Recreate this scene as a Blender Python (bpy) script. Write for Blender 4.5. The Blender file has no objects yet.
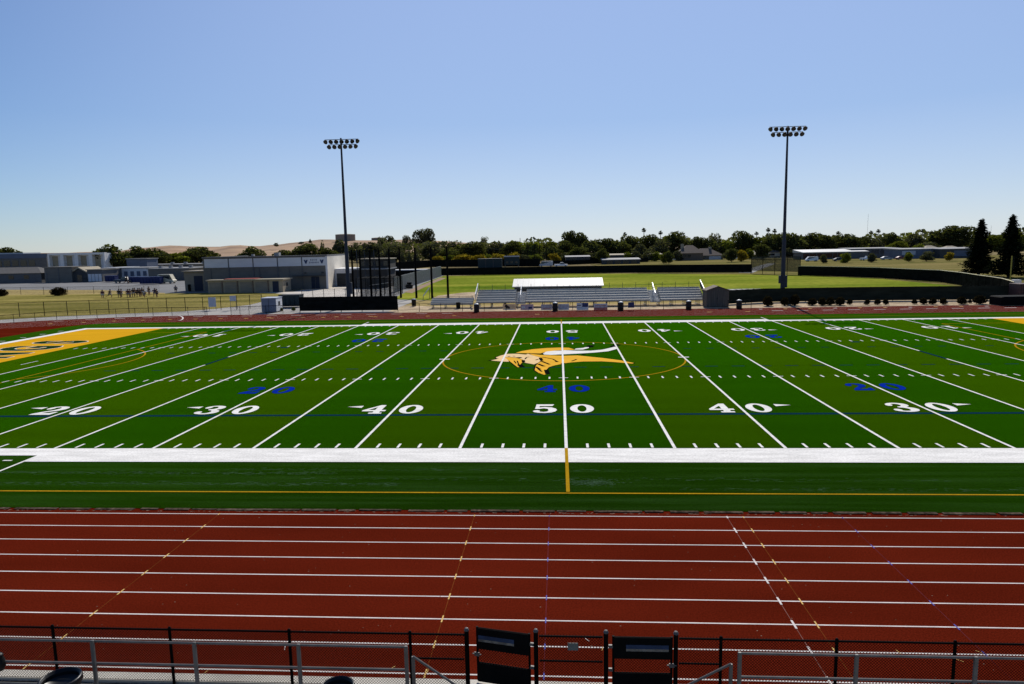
import bpy, math, random
from math import sin, cos, radians, pi, sqrt, atan2
from mathutils import Vector, Matrix
from mathutils.geometry import tessellate_polygon

random.seed(7)
SC = bpy.context.scene
COL = SC.collection
YD = 0.9144

# ------------------------------------------------------------------ camera
CAM = Vector((-0.25155, -29.32435, 8.59463))
YAW, PIT, ROL, FPX = 0.0674016, 0.1343353, -0.0193213, 706.70
FWD = Vector((-sin(YAW) * cos(PIT), cos(YAW) * cos(PIT), -sin(PIT)))
RT0 = Vector((cos(YAW), sin(YAW), 0))
UP0 = RT0.cross(FWD)
RT = RT0 * cos(ROL) + UP0 * sin(ROL)
UPV = -RT0 * sin(ROL) + UP0 * cos(ROL)


def ray(px, py):
    return FWD + RT * ((px - 512) / FPX) + UPV * (-(py - 342) / FPX)


def g(px, py, z=0.0):
    """survey: the point of the level z seen in direction (px, py)"""
    d = ray(px, py)
    return CAM + d * ((z - CAM.z) / d.z)


def atY(px, py, Y):
    d = ray(px, py)
    return CAM + d * ((Y - CAM.y) / d.y)


def atD(px, py, D):
    return CAM + ray(px, py) * D


def hgt(px, yb, yt):
    """height of something standing at (px, yb) whose top is seen at yt"""
    return atY(px, yt, g(px, yb).y).z


cam_d = bpy.data.cameras.new('camera')
cam = bpy.data.objects.new('camera', cam_d)
COL.objects.link(cam)
cam.matrix_world = Matrix(((RT.x, UPV.x, -FWD.x, CAM.x), (RT.y, UPV.y, -FWD.y, CAM.y),
                           (RT.z, UPV.z, -FWD.z, CAM.z), (0, 0, 0, 1)))
cam_d.sensor_width = 36
cam_d.lens = FPX / 1024 * 36
cam_d.clip_start = 0.1
cam_d.clip_end = 9000
SC.camera = cam

# ------------------------------------------------------------------ light
SUN_EL, SUN_AZ = radians(39), radians(8)      # azimuth measured from +Y towards +X
w = bpy.data.worlds.new('World')
SC.world = w
w.use_nodes = True
nt = w.node_tree
sky = nt.nodes.new('ShaderNodeTexSky')
sky.sky_type = 'NISHITA'
sky.sun_disc = False
sky.sun_elevation = SUN_EL
sky.sun_rotation = SUN_AZ
sky.altitude = 20
sky.air_density = 1.0
sky.dust_density = 0.0
sky.ozone_density = 6.0
bg = nt.nodes['Background']
bg.inputs['Strength'].default_value = 0.08
# pale, milky air low over the horizon, deep blue overhead
wtc = nt.nodes.new('ShaderNodeTexCoord')
wsx = nt.nodes.new('ShaderNodeSeparateXYZ')
nt.links.new(wtc.outputs['Generated'], wsx.inputs[0])
wmr = nt.nodes.new('ShaderNodeMapRange')
wmr.interpolation_type = 'SMOOTHSTEP'
wmr.inputs['From Min'].default_value = 0.33
wmr.inputs['From Max'].default_value = 0.62
wmr.inputs['To Min'].default_value = 0.60
wmr.inputs['To Max'].default_value = 0.0
nt.links.new(wsx.outputs[2], wmr.inputs[0])
wmy = nt.nodes.new('ShaderNodeMapRange')
wmy.interpolation_type = 'SMOOTHSTEP'
wmy.inputs['From Min'].default_value = 0.48
wmy.inputs['From Max'].default_value = 1.0
wdt = nt.nodes.new('ShaderNodeVectorMath')
wdt.operation = 'DOT_PRODUCT'
wdt.inputs[1].default_value = (sin(radians(9)), cos(radians(9)), 0.12)
nt.links.new(wtc.outputs['Generated'], wdt.inputs[0])
nt.links.new(wdt.outputs['Value'], wmy.inputs[0])
wmm = nt.nodes.new('ShaderNodeMath')
wmm.operation = 'MULTIPLY'
nt.links.new(wmr.outputs[0], wmm.inputs[0])
nt.links.new(wmy.outputs[0], wmm.inputs[1])
wmx = nt.nodes.new('ShaderNodeMix')
wmx.data_type = 'RGBA'
nt.links.new(wmm.outputs[0], wmx.inputs['Factor'])
wtn = nt.nodes.new('ShaderNodeMix')
wtn.data_type = 'RGBA'
wtn.blend_type = 'MULTIPLY'
wtn.inputs['Factor'].default_value = 1.0
wtn.inputs['B'].default_value = (0.88, 0.945, 1.09, 1)
nt.links.new(sky.outputs[0], wtn.inputs['A'])
nt.links.new(wtn.outputs['Result'], wmx.inputs['A'])
wrm = nt.nodes.new('ShaderNodeValToRGB')
wel = wrm.color_ramp.elements
wel[0].position, wel[0].color = 0.02, (0.70, 0.75, 0.835, 1)
wel[1].position, wel[1].color = 0.36, (0.475, 0.61, 0.93, 1)
we2 = wel.new(0.165)
we2.color = (0.445, 0.58, 0.83, 1)
nt.links.new(wsx.outputs[2], wrm.inputs[0])
wsc = nt.nodes.new('ShaderNodeVectorMath')
wsc.operation = 'SCALE'
wsc.inputs['Scale'].default_value = 1 / 0.08
nt.links.new(wrm.outputs[0], wsc.inputs[0])
nt.links.new(wsc.outputs[0], wmx.inputs['B'])
nt.links.new(wmx.outputs['Result'], bg.inputs[0])
sun_d = bpy.data.lights.new('sun', 'SUN')
sun_d.energy = 4.7
sun_d.angle = radians(0.5)
sun_d.color = (1.0, 0.95, 0.87)
sun = bpy.data.objects.new('sun', sun_d)
COL.objects.link(sun)
sdir = Vector((sin(SUN_AZ) * cos(SUN_EL), cos(SUN_AZ) * cos(SUN_EL), sin(SUN_EL)))
sun.rotation_euler = sdir.to_track_quat('Z', 'Y').to_euler()
sun.location = (0, 0, 60)
SC.view_settings.view_transform = 'Standard'
SC.view_settings.look = 'None'
SC.view_settings.exposure = 0.0
SC.view_settings.gamma = 1
SC.view_settings.use_curve_mapping = False


# ------------------------------------------------------------------ materials
def mat(name, col, rough=0.8, var=0.15, scale=(3, 3, 3), metal=0.0, spec=0.3, col2=None, detail=4.0,
        bump=0.0, bscale=40.0, fine=0.0, fscale=60.0, lo=0.35, hi=0.65):
    m = bpy.data.materials.new(name)
    m.use_nodes = True
    n = m.node_tree.nodes
    L = m.node_tree.links
    b = n['Principled BSDF']
    b.inputs['Roughness'].default_value = rough
    b.inputs['Metallic'].default_value = metal
    b.inputs['Specular IOR Level'].default_value = spec
    tc = n.new('ShaderNodeTexCoord')
    mp = n.new('ShaderNodeMapping')
    mp.inputs['Scale'].default_value = scale
    L.new(tc.outputs['Object'], mp.inputs[0])
    nz = n.new('ShaderNodeTexNoise')
    nz.inputs['Scale'].default_value = 1.0
    nz.inputs['Detail'].default_value = detail
    L.new(mp.outputs[0], nz.inputs['Vector'])
    cr = n.new('ShaderNodeValToRGB')
    c1 = [max(0, c * (1 - var)) for c in col]
    c2 = list(col2) if col2 else [min(1, c * (1 + var)) for c in col]
    cr.color_ramp.elements[0].color = (*c1, 1)
    cr.color_ramp.elements[1].color = (*c2, 1)
    cr.color_ramp.elements[0].position = lo
    cr.color_ramp.elements[1].position = hi
    L.new(nz.outputs[0], cr.inputs[0])
    out = cr.outputs[0]
    if fine > 0:
        n2 = n.new('ShaderNodeTexNoise')
        n2.inputs['Scale'].default_value = fscale
        n2.inputs['Detail'].default_value = 2
        L.new(tc.outputs['Object'], n2.inputs['Vector'])
        mr = n.new('ShaderNodeMapRange')
        mr.inputs['From Min'].default_value = 0.3
        mr.inputs['From Max'].default_value = 0.7
        mr.inputs['To Min'].default_value = 1 - fine
        mr.inputs['To Max'].default_value = 1 + fine
        L.new(n2.outputs[0], mr.inputs[0])
        mx = n.new('ShaderNodeMix')
        mx.data_type = 'RGBA'
        mx.blend_type = 'MULTIPLY'
        mx.inputs['Factor'].default_value = 1
        L.new(out, mx.inputs['A'])
        L.new(mr.outputs[0], mx.inputs['B'])
        out = mx.outputs['Result']
    L.new(out, b.inputs['Base Color'])
    if bump > 0:
        n3 = n.new('ShaderNodeTexNoise')
        n3.inputs['Scale'].default_value = bscale
        n3.inputs['Detail'].default_value = 3
        L.new(tc.outputs['Object'], n3.inputs['Vector'])
        bp = n.new('ShaderNodeBump')
        bp.inputs['Strength'].default_value = bump
        bp.inputs['Distance'].default_value = 0.02
        L.new(n3.outputs[0], bp.inputs['Height'])
        L.new(bp.outputs[0], b.inputs['Normal'])
    return m


def mesh_net(name, col, pitch=0.06, wire=0.12):
    """woven wire or netting: see-through diamonds between the wires"""
    m = bpy.data.materials.new(name)
    m.use_nodes = True
    n = m.node_tree.nodes
    L = m.node_tree.links
    b = n['Principled BSDF']
    b.inputs['Base Color'].default_value = (*col, 1)
    b.inputs['Roughness'].default_value = 0.6
    tc = n.new('ShaderNodeTexCoord')
    sx = n.new('ShaderNodeSeparateXYZ')
    L.new(tc.outputs['Object'], sx.inputs[0])
    ad = n.new('ShaderNodeMath')
    ad.operation = 'ADD'
    L.new(sx.outputs[0], ad.inputs[0])
    L.new(sx.outputs[1], ad.inputs[1])
    res = []
    for op in ('ADD', 'SUBTRACT'):
        a = n.new('ShaderNodeMath')
        a.operation = op
        L.new(ad.outputs[0], a.inputs[0])
        L.new(sx.outputs[2], a.inputs[1])
        d = n.new('ShaderNodeMath')
        d.operation = 'DIVIDE'
        d.inputs[1].default_value = pitch
        L.new(a.outputs[0], d.inputs[0])
        f = n.new('ShaderNodeMath')
        f.operation = 'FRACT'
        L.new(d.outputs[0], f.inputs[0])
        lt = n.new('ShaderNodeMath')
        lt.operation = 'LESS_THAN'
        lt.inputs[1].default_value = wire
        L.new(f.outputs[0], lt.inputs[0])
        res.append(lt)
    mxm = n.new('ShaderNodeMath')
    mxm.operation = 'MAXIMUM'
    L.new(res[0].outputs[0], mxm.inputs[0])
    L.new(res[1].outputs[0], mxm.inputs[1])
    tr = n.new('ShaderNodeBsdfTransparent')
    ms = n.new('ShaderNodeMixShader')
    L.new(mxm.outputs[0], ms.inputs[0])
    L.new(tr.outputs[0], ms.inputs[1])
    L.new(b.outputs[0], ms.inputs[2])
    L.new(ms.outputs[0], n['Material Output'].inputs[0])
    return m


M = {}
M['ground'] = mat('dry_earth', (0.26, 0.21, 0.11), 0.95, 0.25, (0.02, 0.02, 0.02), fine=0.25, fscale=0.6, spec=0.0)
M['dirt'] = mat('tan_dirt', (0.46, 0.36, 0.24), 0.95, 0.25, (0.35, 0.35, 0.35), fine=0.3, fscale=4, spec=0.0)
M['dry'] = mat('dry_grass', (0.36, 0.28, 0.12), 0.95, 0.2, (0.05, 0.3, 0.1), fine=0.25, fscale=2, spec=0.0)
M['dryolive'] = mat('dry_olive_grass', (0.15, 0.15, 0.042), 0.95, 0.25, (0.02, 0.09, 0.1), col2=(0.25, 0.20, 0.08), fine=0.25, fscale=1.2, spec=0.0)
M['lawn'] = mat('olive_lawn', (0.17, 0.155, 0.036), 0.95, 0.15, (0.03, 0.16, 0.1), col2=(0.32, 0.26, 0.085), fine=0.25, fscale=1.6, spec=0.0)
M['outfield'] = mat('outfield_grass', (0.125, 0.20, 0.015), 0.95, 0.2, (0.02, 0.07, 0.1), col2=(0.31, 0.31, 0.045), fine=0.22, fscale=0.8, lo=0.3, hi=0.7, spec=0.0)
M['asphalt'] = mat('asphalt', (0.17, 0.168, 0.165), 0.9, 0.15, (0.1, 0.1, 0.1), fine=0.1)
M['concrete'] = mat('concrete', (0.34, 0.32, 0.29), 0.9, 0.12, (0.3, 0.3, 0.3), fine=0.12, fscale=8)
M['apron'] = mat('pale_concrete', (0.56, 0.51, 0.44), 0.9, 0.1, (0.2, 0.2, 0.2), fine=0.1, fscale=3)
M['walk'] = mat('walk_concrete', (0.58, 0.54, 0.47), 0.9, 0.15, (0.8, 0.8, 0.8), fine=0.15, fscale=40)
M['track'] = mat('red_track', (0.105, 0.0112, 0.0042), 0.85, 0.12, (0.15, 0.5, 1), spec=0.0, fine=0.3, fscale=26, bump=0.6, bscale=120)
M['lane'] = mat('lane_white', (0.72, 0.655, 0.61), 0.7, 0.12, (1.2, 4, 1), fine=0.12, fscale=30, spec=0.0)
M['lanefaint'] = mat('worn_white', (0.22, 0.11, 0.09), 0.8, 0.2, (2, 2, 2), spec=0.0)
M['laneyel'] = mat('mark_yellow', (0.70, 0.46, 0.16), 0.7, 0.1, spec=0.0)
M['yelfaint'] = mat('worn_yellow', (0.17, 0.05, 0.012), 0.8, 0.2, (2, 2, 2), spec=0.0)
M['laneblue'] = mat('mark_blue', (0.12, 0.13, 0.42), 0.7, 0.1, spec=0.0)
M['bluefaint'] = mat('worn_blue', (0.125, 0.028, 0.035), 0.8, 0.2, (2, 2, 2), spec=0.0)
M['turf_d'] = mat('dark_turf', (0.0082, 0.0280, 0.0003), 0.8, 0.16, (0.04, 0.6, 1), spec=0.0, fine=0.32, fscale=22, bump=0.5, bscale=90)
M['turf_l'] = mat('light_turf', (0.0128, 0.0385, 0.0002), 0.8, 0.16, (0.04, 0.6, 1), spec=0.0, fine=0.32, fscale=22, bump=0.5, bscale=90)
M['turf_a'] = mat('apron_turf', (0.0048, 0.0165, 0.0008), 0.8, 0.18, (0.12, 2.2, 1), spec=0.0, col2=(0.0145, 0.036, 0.008), lo=0.42, hi=0.82, fine=0.38, fscale=20, bump=0.5, bscale=90)
for k_, c_ in (('turf_d', (0.14, 0.64, 0.0)), ('turf_l', (0.33, 0.64, 0.0)), ('turf_a', (0.18, 0.52, 0.005))):
    b_ = M[k_].node_tree.nodes['Principled BSDF']
    b_.inputs['Sheen Weight'].default_value = 0.85
    b_.inputs['Sheen Roughness'].default_value = 0.26
    b_.inputs['Sheen Tint'].default_value = (*c_, 1)
M['white'] = mat('turf_white', (0.81, 0.785, 0.735), 0.8, 0.10, (0.5, 3, 1), spec=0.0, fine=0.14, fscale=18)
M['gold'] = mat('turf_gold', (0.66, 0.345, 0.014), 0.8, 0.06, (0.1, 0.8, 1), spec=0.0, fine=0.1, fscale=20)
M['goldemb'] = mat('emblem_gold', (0.80, 0.43, 0.045), 0.8, 0.06, (0.3, 0.8, 1), spec=0.0, fine=0.12, fscale=20)
M['goldline'] = mat('gold_line', (0.40, 0.225, 0.010), 0.8, 0.08, (0.5, 0.5, 1), spec=0.0, fine=0.2, fscale=20)
M['skin'] = mat('turf_tan', (0.82, 0.58, 0.30), 0.8, 0.05, spec=0.0)
M['black'] = mat('turf_black', (0.006, 0.007, 0.006), 0.8, 0.1, spec=0.0)
M['navy'] = mat('turf_navy', (0.004, 0.028, 0.052), 0.8, 0.1, (0.5, 0.5, 1), spec=0.0, fine=0.25, fscale=20)
M['blue'] = mat('turf_blue', (0.003, 0.022, 0.30), 0.8, 0.1, spec=0.0, fine=0.2, fscale=20)
M['letter'] = mat('turf_letter_green', (0.012, 0.04, 0.012), 0.8, 0.1, spec=0.0)
M['edge'] = mat('turf_edge', (0.075, 0.055, 0.04), 0.9, 0.5, (3, 3, 3), fine=0.3, fscale=12, spec=0.0)
M['hill'] = mat('golden_hill', (0.30, 0.175, 0.092), 0.95, 0.22, (0.006, 0.006, 0.006), col2=(0.40, 0.255, 0.14), fine=0.12, fscale=0.03)

M['blackmetal'] = mat('black_vinyl_steel', (0.003, 0.003, 0.003), 0.7, 0.2, spec=0.05)
M['blackmat'] = mat('black_banner', (0.006, 0.006, 0.006), 0.8, 0.2, spec=0.05)
M['galv'] = mat('galvanised_steel', (0.125, 0.12, 0.112), 0.6, 0.15, (6, 6, 6), metal=0.35, spec=0.5)
M['alu'] = mat('aluminium_plank', (0.42, 0.415, 0.40), 0.55, 0.1, (0.4, 3, 3), metal=0.1, spec=0.4)
M['alushiny'] = mat('bright_handrail', (0.75, 0.75, 0.75), 0.4, 0.08, metal=0.2, spec=0.5)
M['plate'] = mat('grey_sign_plate', (0.16, 0.17, 0.15), 0.6, 0.15)
M['poledark'] = mat('weathered_pole', (0.028, 0.036, 0.055), 0.65, 0.2, (1, 1, 0.4), metal=0.1, spec=0.25)
M['lampbody'] = mat('lamp_housing', (0.014, 0.014, 0.015), 0.6, 0.2)
M['lampglass'] = mat('lamp_glass', (0.05, 0.05, 0.045), 0.3, 0.1, spec=0.3)
M['windscreen'] = mat('black_windscreen', (0.010, 0.011, 0.010), 1.0, 0.3, (0.8, 0.8, 2), spec=0.0)
M['windgreen'] = mat('dark_green_windscreen', (0.024, 0.027, 0.020), 1.0, 0.25, (0.5, 0.5, 2), spec=0.0)
M['chain'] = mesh_net('chain_link', (0.10, 0.10, 0.10), 0.06, 0.07)
M['chainblk'] = mesh_net('black_chain_link', (0.012, 0.012, 0.012), 0.06, 0.08)
M['net'] = mesh_net('black_netting', (0.012, 0.012, 0.012), 0.05, 0.08)
M['screen'] = mesh_net('green_shade_net', (0.012, 0.015, 0.012), 0.05, 0.52)
M['clubwall'] = mat('brown_club_wall', (0.048, 0.042, 0.038), 0.85, 0.15, (0.5, 0.5, 1.5))
M['shingle'] = mat('brown_shingle', (0.15, 0.11, 0.085), 0.9, 0.2, (2, 2, 8), fine=0.2, fscale=4)
M['greyshingle'] = mat('grey_shingle', (0.10, 0.095, 0.09), 0.9, 0.2, (2, 2, 8), fine=0.2, fscale=4)
M['tanwall'] = mat('tan_wall', (0.24, 0.21, 0.165), 0.85, 0.08, (0.6, 0.6, 1.5), fine=0.06, fscale=6)
M['tanlight'] = mat('light_tan_wall', (0.34, 0.29, 0.205), 0.85, 0.08, (0.6, 0.6, 1.5))
M['brownwall'] = mat('brown_grey_wall', (0.155, 0.145, 0.128), 0.85, 0.08, (0.5, 0.5, 1.5), fine=0.06, fscale=5)
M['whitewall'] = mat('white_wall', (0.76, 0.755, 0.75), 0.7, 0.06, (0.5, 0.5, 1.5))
M['panelwhite'] = mat('white_panel', (0.62, 0.63, 0.66), 0.6, 0.05, (0.4, 0.4, 1.5))
M['bluewall'] = mat('blue_grey_wall', (0.10, 0.125, 0.185), 0.7, 0.1, (0.3, 0.3, 1.5))
M['greywall'] = mat('grey_wall', (0.12, 0.12, 0.123), 0.8, 0.1, (0.5, 0.5, 1.5))
M['darkwall'] = mat('dark_wall', (0.055, 0.057, 0.06), 0.8, 0.2, (0.5, 0.5, 1.5))
M['roofwhite'] = mat('white_roof', (0.52, 0.515, 0.50), 0.55, 0.06, (0.5, 2, 2))
M['roofgrey'] = mat('grey_roof', (0.26, 0.26, 0.26), 0.8, 0.12)
M['bluedoor'] = mat('dark_blue_door', (0.010, 0.017, 0.040), 0.6, 0.1)
M['glassdark'] = mat('dark_glass', (0.012, 0.016, 0.022), 0.15, 0.1, spec=0.6)
M['navybin'] = mat('navy_bin', (0.012, 0.025, 0.11), 0.5, 0.15)
M['teal'] = mat('dark_teal_steel', (0.012, 0.028, 0.034), 0.6, 0.2)
M['cabinet'] = mat('blue_grey_cabinet', (0.19, 0.21, 0.27), 0.6, 0.08)
M['shedwall'] = mat('grey_brown_plank', (0.10, 0.088, 0.076), 0.85, 0.2, (8, 8, 0.5))
M['sign'] = mat('pale_sign', (0.42, 0.45, 0.52), 0.6, 0.08)
M['signtxt'] = mat('navy_print', (0.03, 0.05, 0.12), 0.6, 0.1)
M['binblack'] = mat('black_bin', (0.007, 0.007, 0.007), 0.5, 0.2, spec=0.2)
M['brownbin'] = mat('dark_brown_barrel', (0.020, 0.017, 0.015), 0.6, 0.2)
M['bag'] = mat('pale_bin_liner', (0.62, 0.62, 0.6), 0.5, 0.1)
M['tyre'] = mat('tyre_rubber', (0.012, 0.012, 0.012), 0.8, 0.1)
M['rim'] = mat('wheel_rim', (0.35, 0.35, 0.36), 0.4, 0.1, metal=0.5)
M['bark'] = mat('bark', (0.085, 0.065, 0.05), 0.9, 0.25, (6, 6, 1))
M['redtrim'] = mat('red_trim', (0.34, 0.05, 0.035), 0.7, 0.1)
M['yellowpost'] = mat('yellow_post', (0.42, 0.34, 0.055), 0.6, 0.1)
M['yellowcap'] = mat('cream_cap', (0.72, 0.66, 0.44), 0.6, 0.08)


def leaf(name, c, through):
    m = mat(name, c, 0.9, 0.25, (1, 1, 1), spec=0.0)
    n, L = m.node_tree.nodes, m.node_tree.links
    tl = n.new('ShaderNodeBsdfTranslucent')
    tl.inputs[0].default_value = (c[0] * 1.5, c[1] * 1.6, c[2] * 0.6, 1)
    ms = n.new('ShaderNodeMixShader')
    ms.inputs[0].default_value = through
    L.new(n['Principled BSDF'].outputs[0], ms.inputs[1])
    L.new(tl.outputs[0], ms.inputs[2])
    L.new(ms.outputs[0], n['Material Output'].inputs[0])
    return m


def leafset(key, base, k=1.5, through=0.35):
    M[key + '0'] = leaf(key + '_dark_leaf', tuple(c * 0.72 for c in base), through)
    M[key + '1'] = leaf(key + '_leaf', base, through)
    M[key + '2'] = leaf(key + '_pale_leaf', tuple(min(1, c * k) for c in base), through)


leafset('oak', (0.060, 0.064, 0.026))
leafset('olive', (0.105, 0.115, 0.022))
leafset('gold', (0.22, 0.16, 0.024))
leafset('dusk', (0.082, 0.082, 0.056))  # distance haze is put into this grey-green leaf colour
leafset('conif', (0.013, 0.017, 0.008), 1.5, 0.1)
leafset('shrub', (0.026, 0.020, 0.010), 1.5, 0.15)
leafset('palm', (0.045, 0.05, 0.022))


# ------------------------------------------------------------------ mesh builder
class MB:
    def __init__(self):
        self.v, self.f, self.m = [], [], []

    def face(self, pts, mi=0):
        b = len(self.v)
        self.v += [tuple(p) for p in pts]
        self.f.append(tuple(range(b, b + len(pts))))
        self.m.append(mi)
        return self

    def raw(self, vs, fs, mi=0):
        b = len(self.v)
        self.v += [tuple(p) for p in vs]
        self.f += [tuple(i + b for i in f) for f in fs]
        self.m += [mi] * len(fs)
        return self

    def box(self, x0, x1, y0, y1, z0, z1, mi=0, bev=0.0):
        if bev > 0:
            e = bev
            # chamfered vertical edges and top
            ring = [(x0 + e, y0), (x1 - e, y0), (x1, y0 + e), (x1, y1 - e), (x1 - e, y1), (x0 + e, y1), (x0, y1 - e), (x0, y0 + e)]
            cx, cy = (x0 + x1) / 2, (y0 + y1) / 2
            kx = (x1 - x0 - 2 * e) / (x1 - x0)
            ky = (y1 - y0 - 2 * e) / (y1 - y0)
            top = [(cx + (x - cx) * kx, cy + (y - cy) * ky) for x, y in ring]
            vs = [(x, y, z0) for x, y in ring] + [(x, y, z1 - e) for x, y in ring] + [(x, y, z1) for x, y in top]
            fs = [tuple(range(7, -1, -1)), tuple(range(16, 24))]
            for r in (0, 8):
                for i in range(8):
                    j = (i + 1) % 8
                    fs.append((r + i, r + j, r + 8 + j, r + 8 + i))
            return self.raw(vs, fs, mi)
        vs = [(x0, y0, z0), (x1, y0, z0), (x1, y1, z0), (x0, y1, z0), (x0, y0, z1), (x1, y0, z1), (x1, y1, z1), (x0, y1, z1)]
        return self.raw(vs, [(3, 2, 1, 0), (4, 5, 6, 7), (0, 1, 5, 4), (1, 2, 6, 5), (2, 3, 7, 6), (3, 0, 4, 7)], mi)

    def tube(self, pts, rad, n=8, mi=0, cap=True):
        pts = [Vector(p) for p in pts]
        rads = rad if isinstance(rad, (list, tuple)) else [rad] * len(pts)
        vs, fs = [], []
        for i, p in enumerate(pts):
            a = pts[max(0, i - 1)]
            b = pts[min(len(pts) - 1, i + 1)]
            d = (b - a).normalized()
            ref = Vector((0, 0, 1)) if abs(d.z) < 0.9 else Vector((1, 0, 0))
            u = d.cross(ref).normalized()
            v = d.cross(u)
            for k in range(n):
                t = 2 * pi * k / n
                vs.append(p + (u * cos(t) + v * sin(t)) * rads[i])
        for i in range(len(pts) - 1):
            for k in range(n):
                fs.append((i * n + k, i * n + (k + 1) % n, (i + 1) * n + (k + 1) % n, (i + 1) * n + k))
        if cap:
            fs.append(tuple(range(n - 1, -1, -1)))
            fs.append(tuple(range((len(pts) - 1) * n, len(pts) * n)))
        return self.raw(vs, fs, mi)

    def lathe(self, prof, n=20, c=(0, 0, 0), mi=0):
        vs, fs = [], []
        for r, z in prof:
            for k in range(n):
                t = 2 * pi * k / n
                vs.append((c[0] + r * cos(t), c[1] + r * sin(t), c[2] + z))
        for i in range(len(prof) - 1):
            for k in range(n):
                fs.append((i * n + k, i * n + (k + 1) % n, (i + 1) * n + (k + 1) % n, (i + 1) * n + k))
        if prof[0][0] > 1e-6:
            fs.append(tuple(range(n - 1, -1, -1)))
        if prof[-1][0] > 1e-6:
            fs.append(tuple(range((len(prof) - 1) * n, len(prof) * n)))
        return self.raw(vs, fs, mi)

    def poly(self, loops, z=0.0, mi=0):
        """flat polygon (outer loop + holes) in the XY plane"""
        L = [[Vector((p[0], p[1], 0)) for p in lp] for lp in loops]
        tris = tessellate_polygon(L)
        flat = [p for lp in L for p in lp]
        fs = []
        for a, b, c in tris:
            A, B, C = flat[a], flat[b], flat[c]
            cr = (B - A).cross(C - A).z
            if abs(cr) < 1e-10:
                continue
            fs.append((a, b, c) if cr > 0 else (a, c, b))
        return self.raw([(p.x, p.y, z) for p in flat], fs, mi)

    def prism(self, prof, x0, x1, mi=0):
        """profile in (y,z) extruded along x"""
        n = len(prof)
        vs = [(x0, y, z) for y, z in prof] + [(x1, y, z) for y, z in prof]
        fs = [tuple(range(n - 1, -1, -1)), tuple(range(n, 2 * n))]
        for i in range(n):
            j = (i + 1) % n
            fs.append((i, j, n + j, n + i))
        return self.raw(vs, fs, mi)

    def build(self, name, mats, parent=None, smooth=False):
        me = bpy.data.meshes.new(name)
        me.from_pydata(self.v, [], self.f)
        if not isinstance(mats, (list, tuple)):
            mats = [mats]
        for m_ in mats:
            me.materials.append(m_)
        if len(mats) > 1:
            me.polygons.foreach_set('material_index', self.m)
        if smooth:
            me.polygons.foreach_set('use_smooth', [True] * len(me.polygons))
        me.update()
        o = bpy.data.objects.new(name, me)
        COL.objects.link(o)
        if parent:
            o.parent = parent
        return o


def tag(o, label=None, cat=None, group=None, kind=None):
    if label:
        o['label'] = label
    if cat:
        o['category'] = cat
    if group:
        o['group'] = group
    if kind:
        o['kind'] = kind
    return o


def thing(name, label, cat, loc=(0, 0, 0), rotz=0.0, group=None):
    o = bpy.data.objects.new(name, None)
    COL.objects.link(o)
    o.empty_display_size = 0.3
    o.location = loc
    o.rotation_euler = (0, 0, rotz)
    return tag(o, label, cat, group)


def struct(name, mb, m, label=None):
    o = mb.build(name, m)
    o['kind'] = 'structure'
    o['label'] = label or name.replace('_', ' ')
    o['category'] = name.split('_')[-1]
    return o


def kids(o):
    return [c for c in bpy.data.objects if c.parent == o]


def copy_tree(o, parent=None):
    c = o.copy()
    COL.objects.link(c)
    if parent is not None:
        c.parent = parent
    for ch in list(o.children):
        copy_tree(ch, c)
    return c


def dup(o, loc, rotz=0.0, label=None, scale=None):
    c = copy_tree(o)
    c.location = loc
    c.rotation_euler = (0, 0, rotz)
    if label:
        c['label'] = label
    if scale:
        c.scale = scale
    return c


class Proto:
    """first placing moves the built thing itself, later ones copy it"""
    def __init__(self, root):
        self.root, self.used = root, False

    def put(self, loc, rotz=0.0, label=None, scale=None, group=None, cat=None):
        if not self.used:
            self.used = True
            o = self.root
        else:
            o = copy_tree(self.root)
        o.location = loc
        o.rotation_euler = (0, 0, rotz)
        if scale:
            o.scale = scale
        tag(o, label, cat, group)
        return o


def facing(pl, pr, ang=0.045):
    """frame of a facade of heading ang whose foot starts at pl and ends on the sight line of pr"""
    A = g(*pl)
    d = ray(*pr)
    u = Vector((cos(ang), sin(ang)))
    # A + u*t = CAM + d*k  (in plan)
    det = u.x * -d.y + d.x * u.y
    rx, ry = CAM.x - A.x, CAM.y - A.y
    t = (rx * -d.y + d.x * ry) / det
    return A, ang, t


def sheet(pxs, z):
    return MB().poly([[(p.x, p.y) for p in (g(*q) for q in pxs)]], z)


# ================================================================== SETTING
gr = MB()
gr.face([(-6000, -300, -0.10), (6000, -300, -0.10), (6000, 7000, -0.10), (-6000, 7000, -0.10)])
struct('ground', gr, M['ground'])

# hills: one terrain sheet with a rolling golden ridge
ridge = [(-700, 262), (-300, 258), (-60, 255), (60, 253), (110, 252), (140, 248), (172, 245.4), (195, 246.8), (215, 247.2), (236, 245.2), (256, 246.4),
         (275, 244.6), (300, 242), (322, 239.8), (345, 240), (365, 241), (385, 240.5), (410, 239.2), (440, 241), (480, 243.5), (540, 245), (640, 246), (760, 246)]


def interp(tab, x):
    for (x0, y0), (x1, y1) in zip(tab, tab[1:]):
        if x0 <= x <= x1:
            t = (x - x0) / (x1 - x0)
            t = t * t * (3 - 2 * t)
            return y0 + (y1 - y0) * t
    return tab[-1][1]


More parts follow.
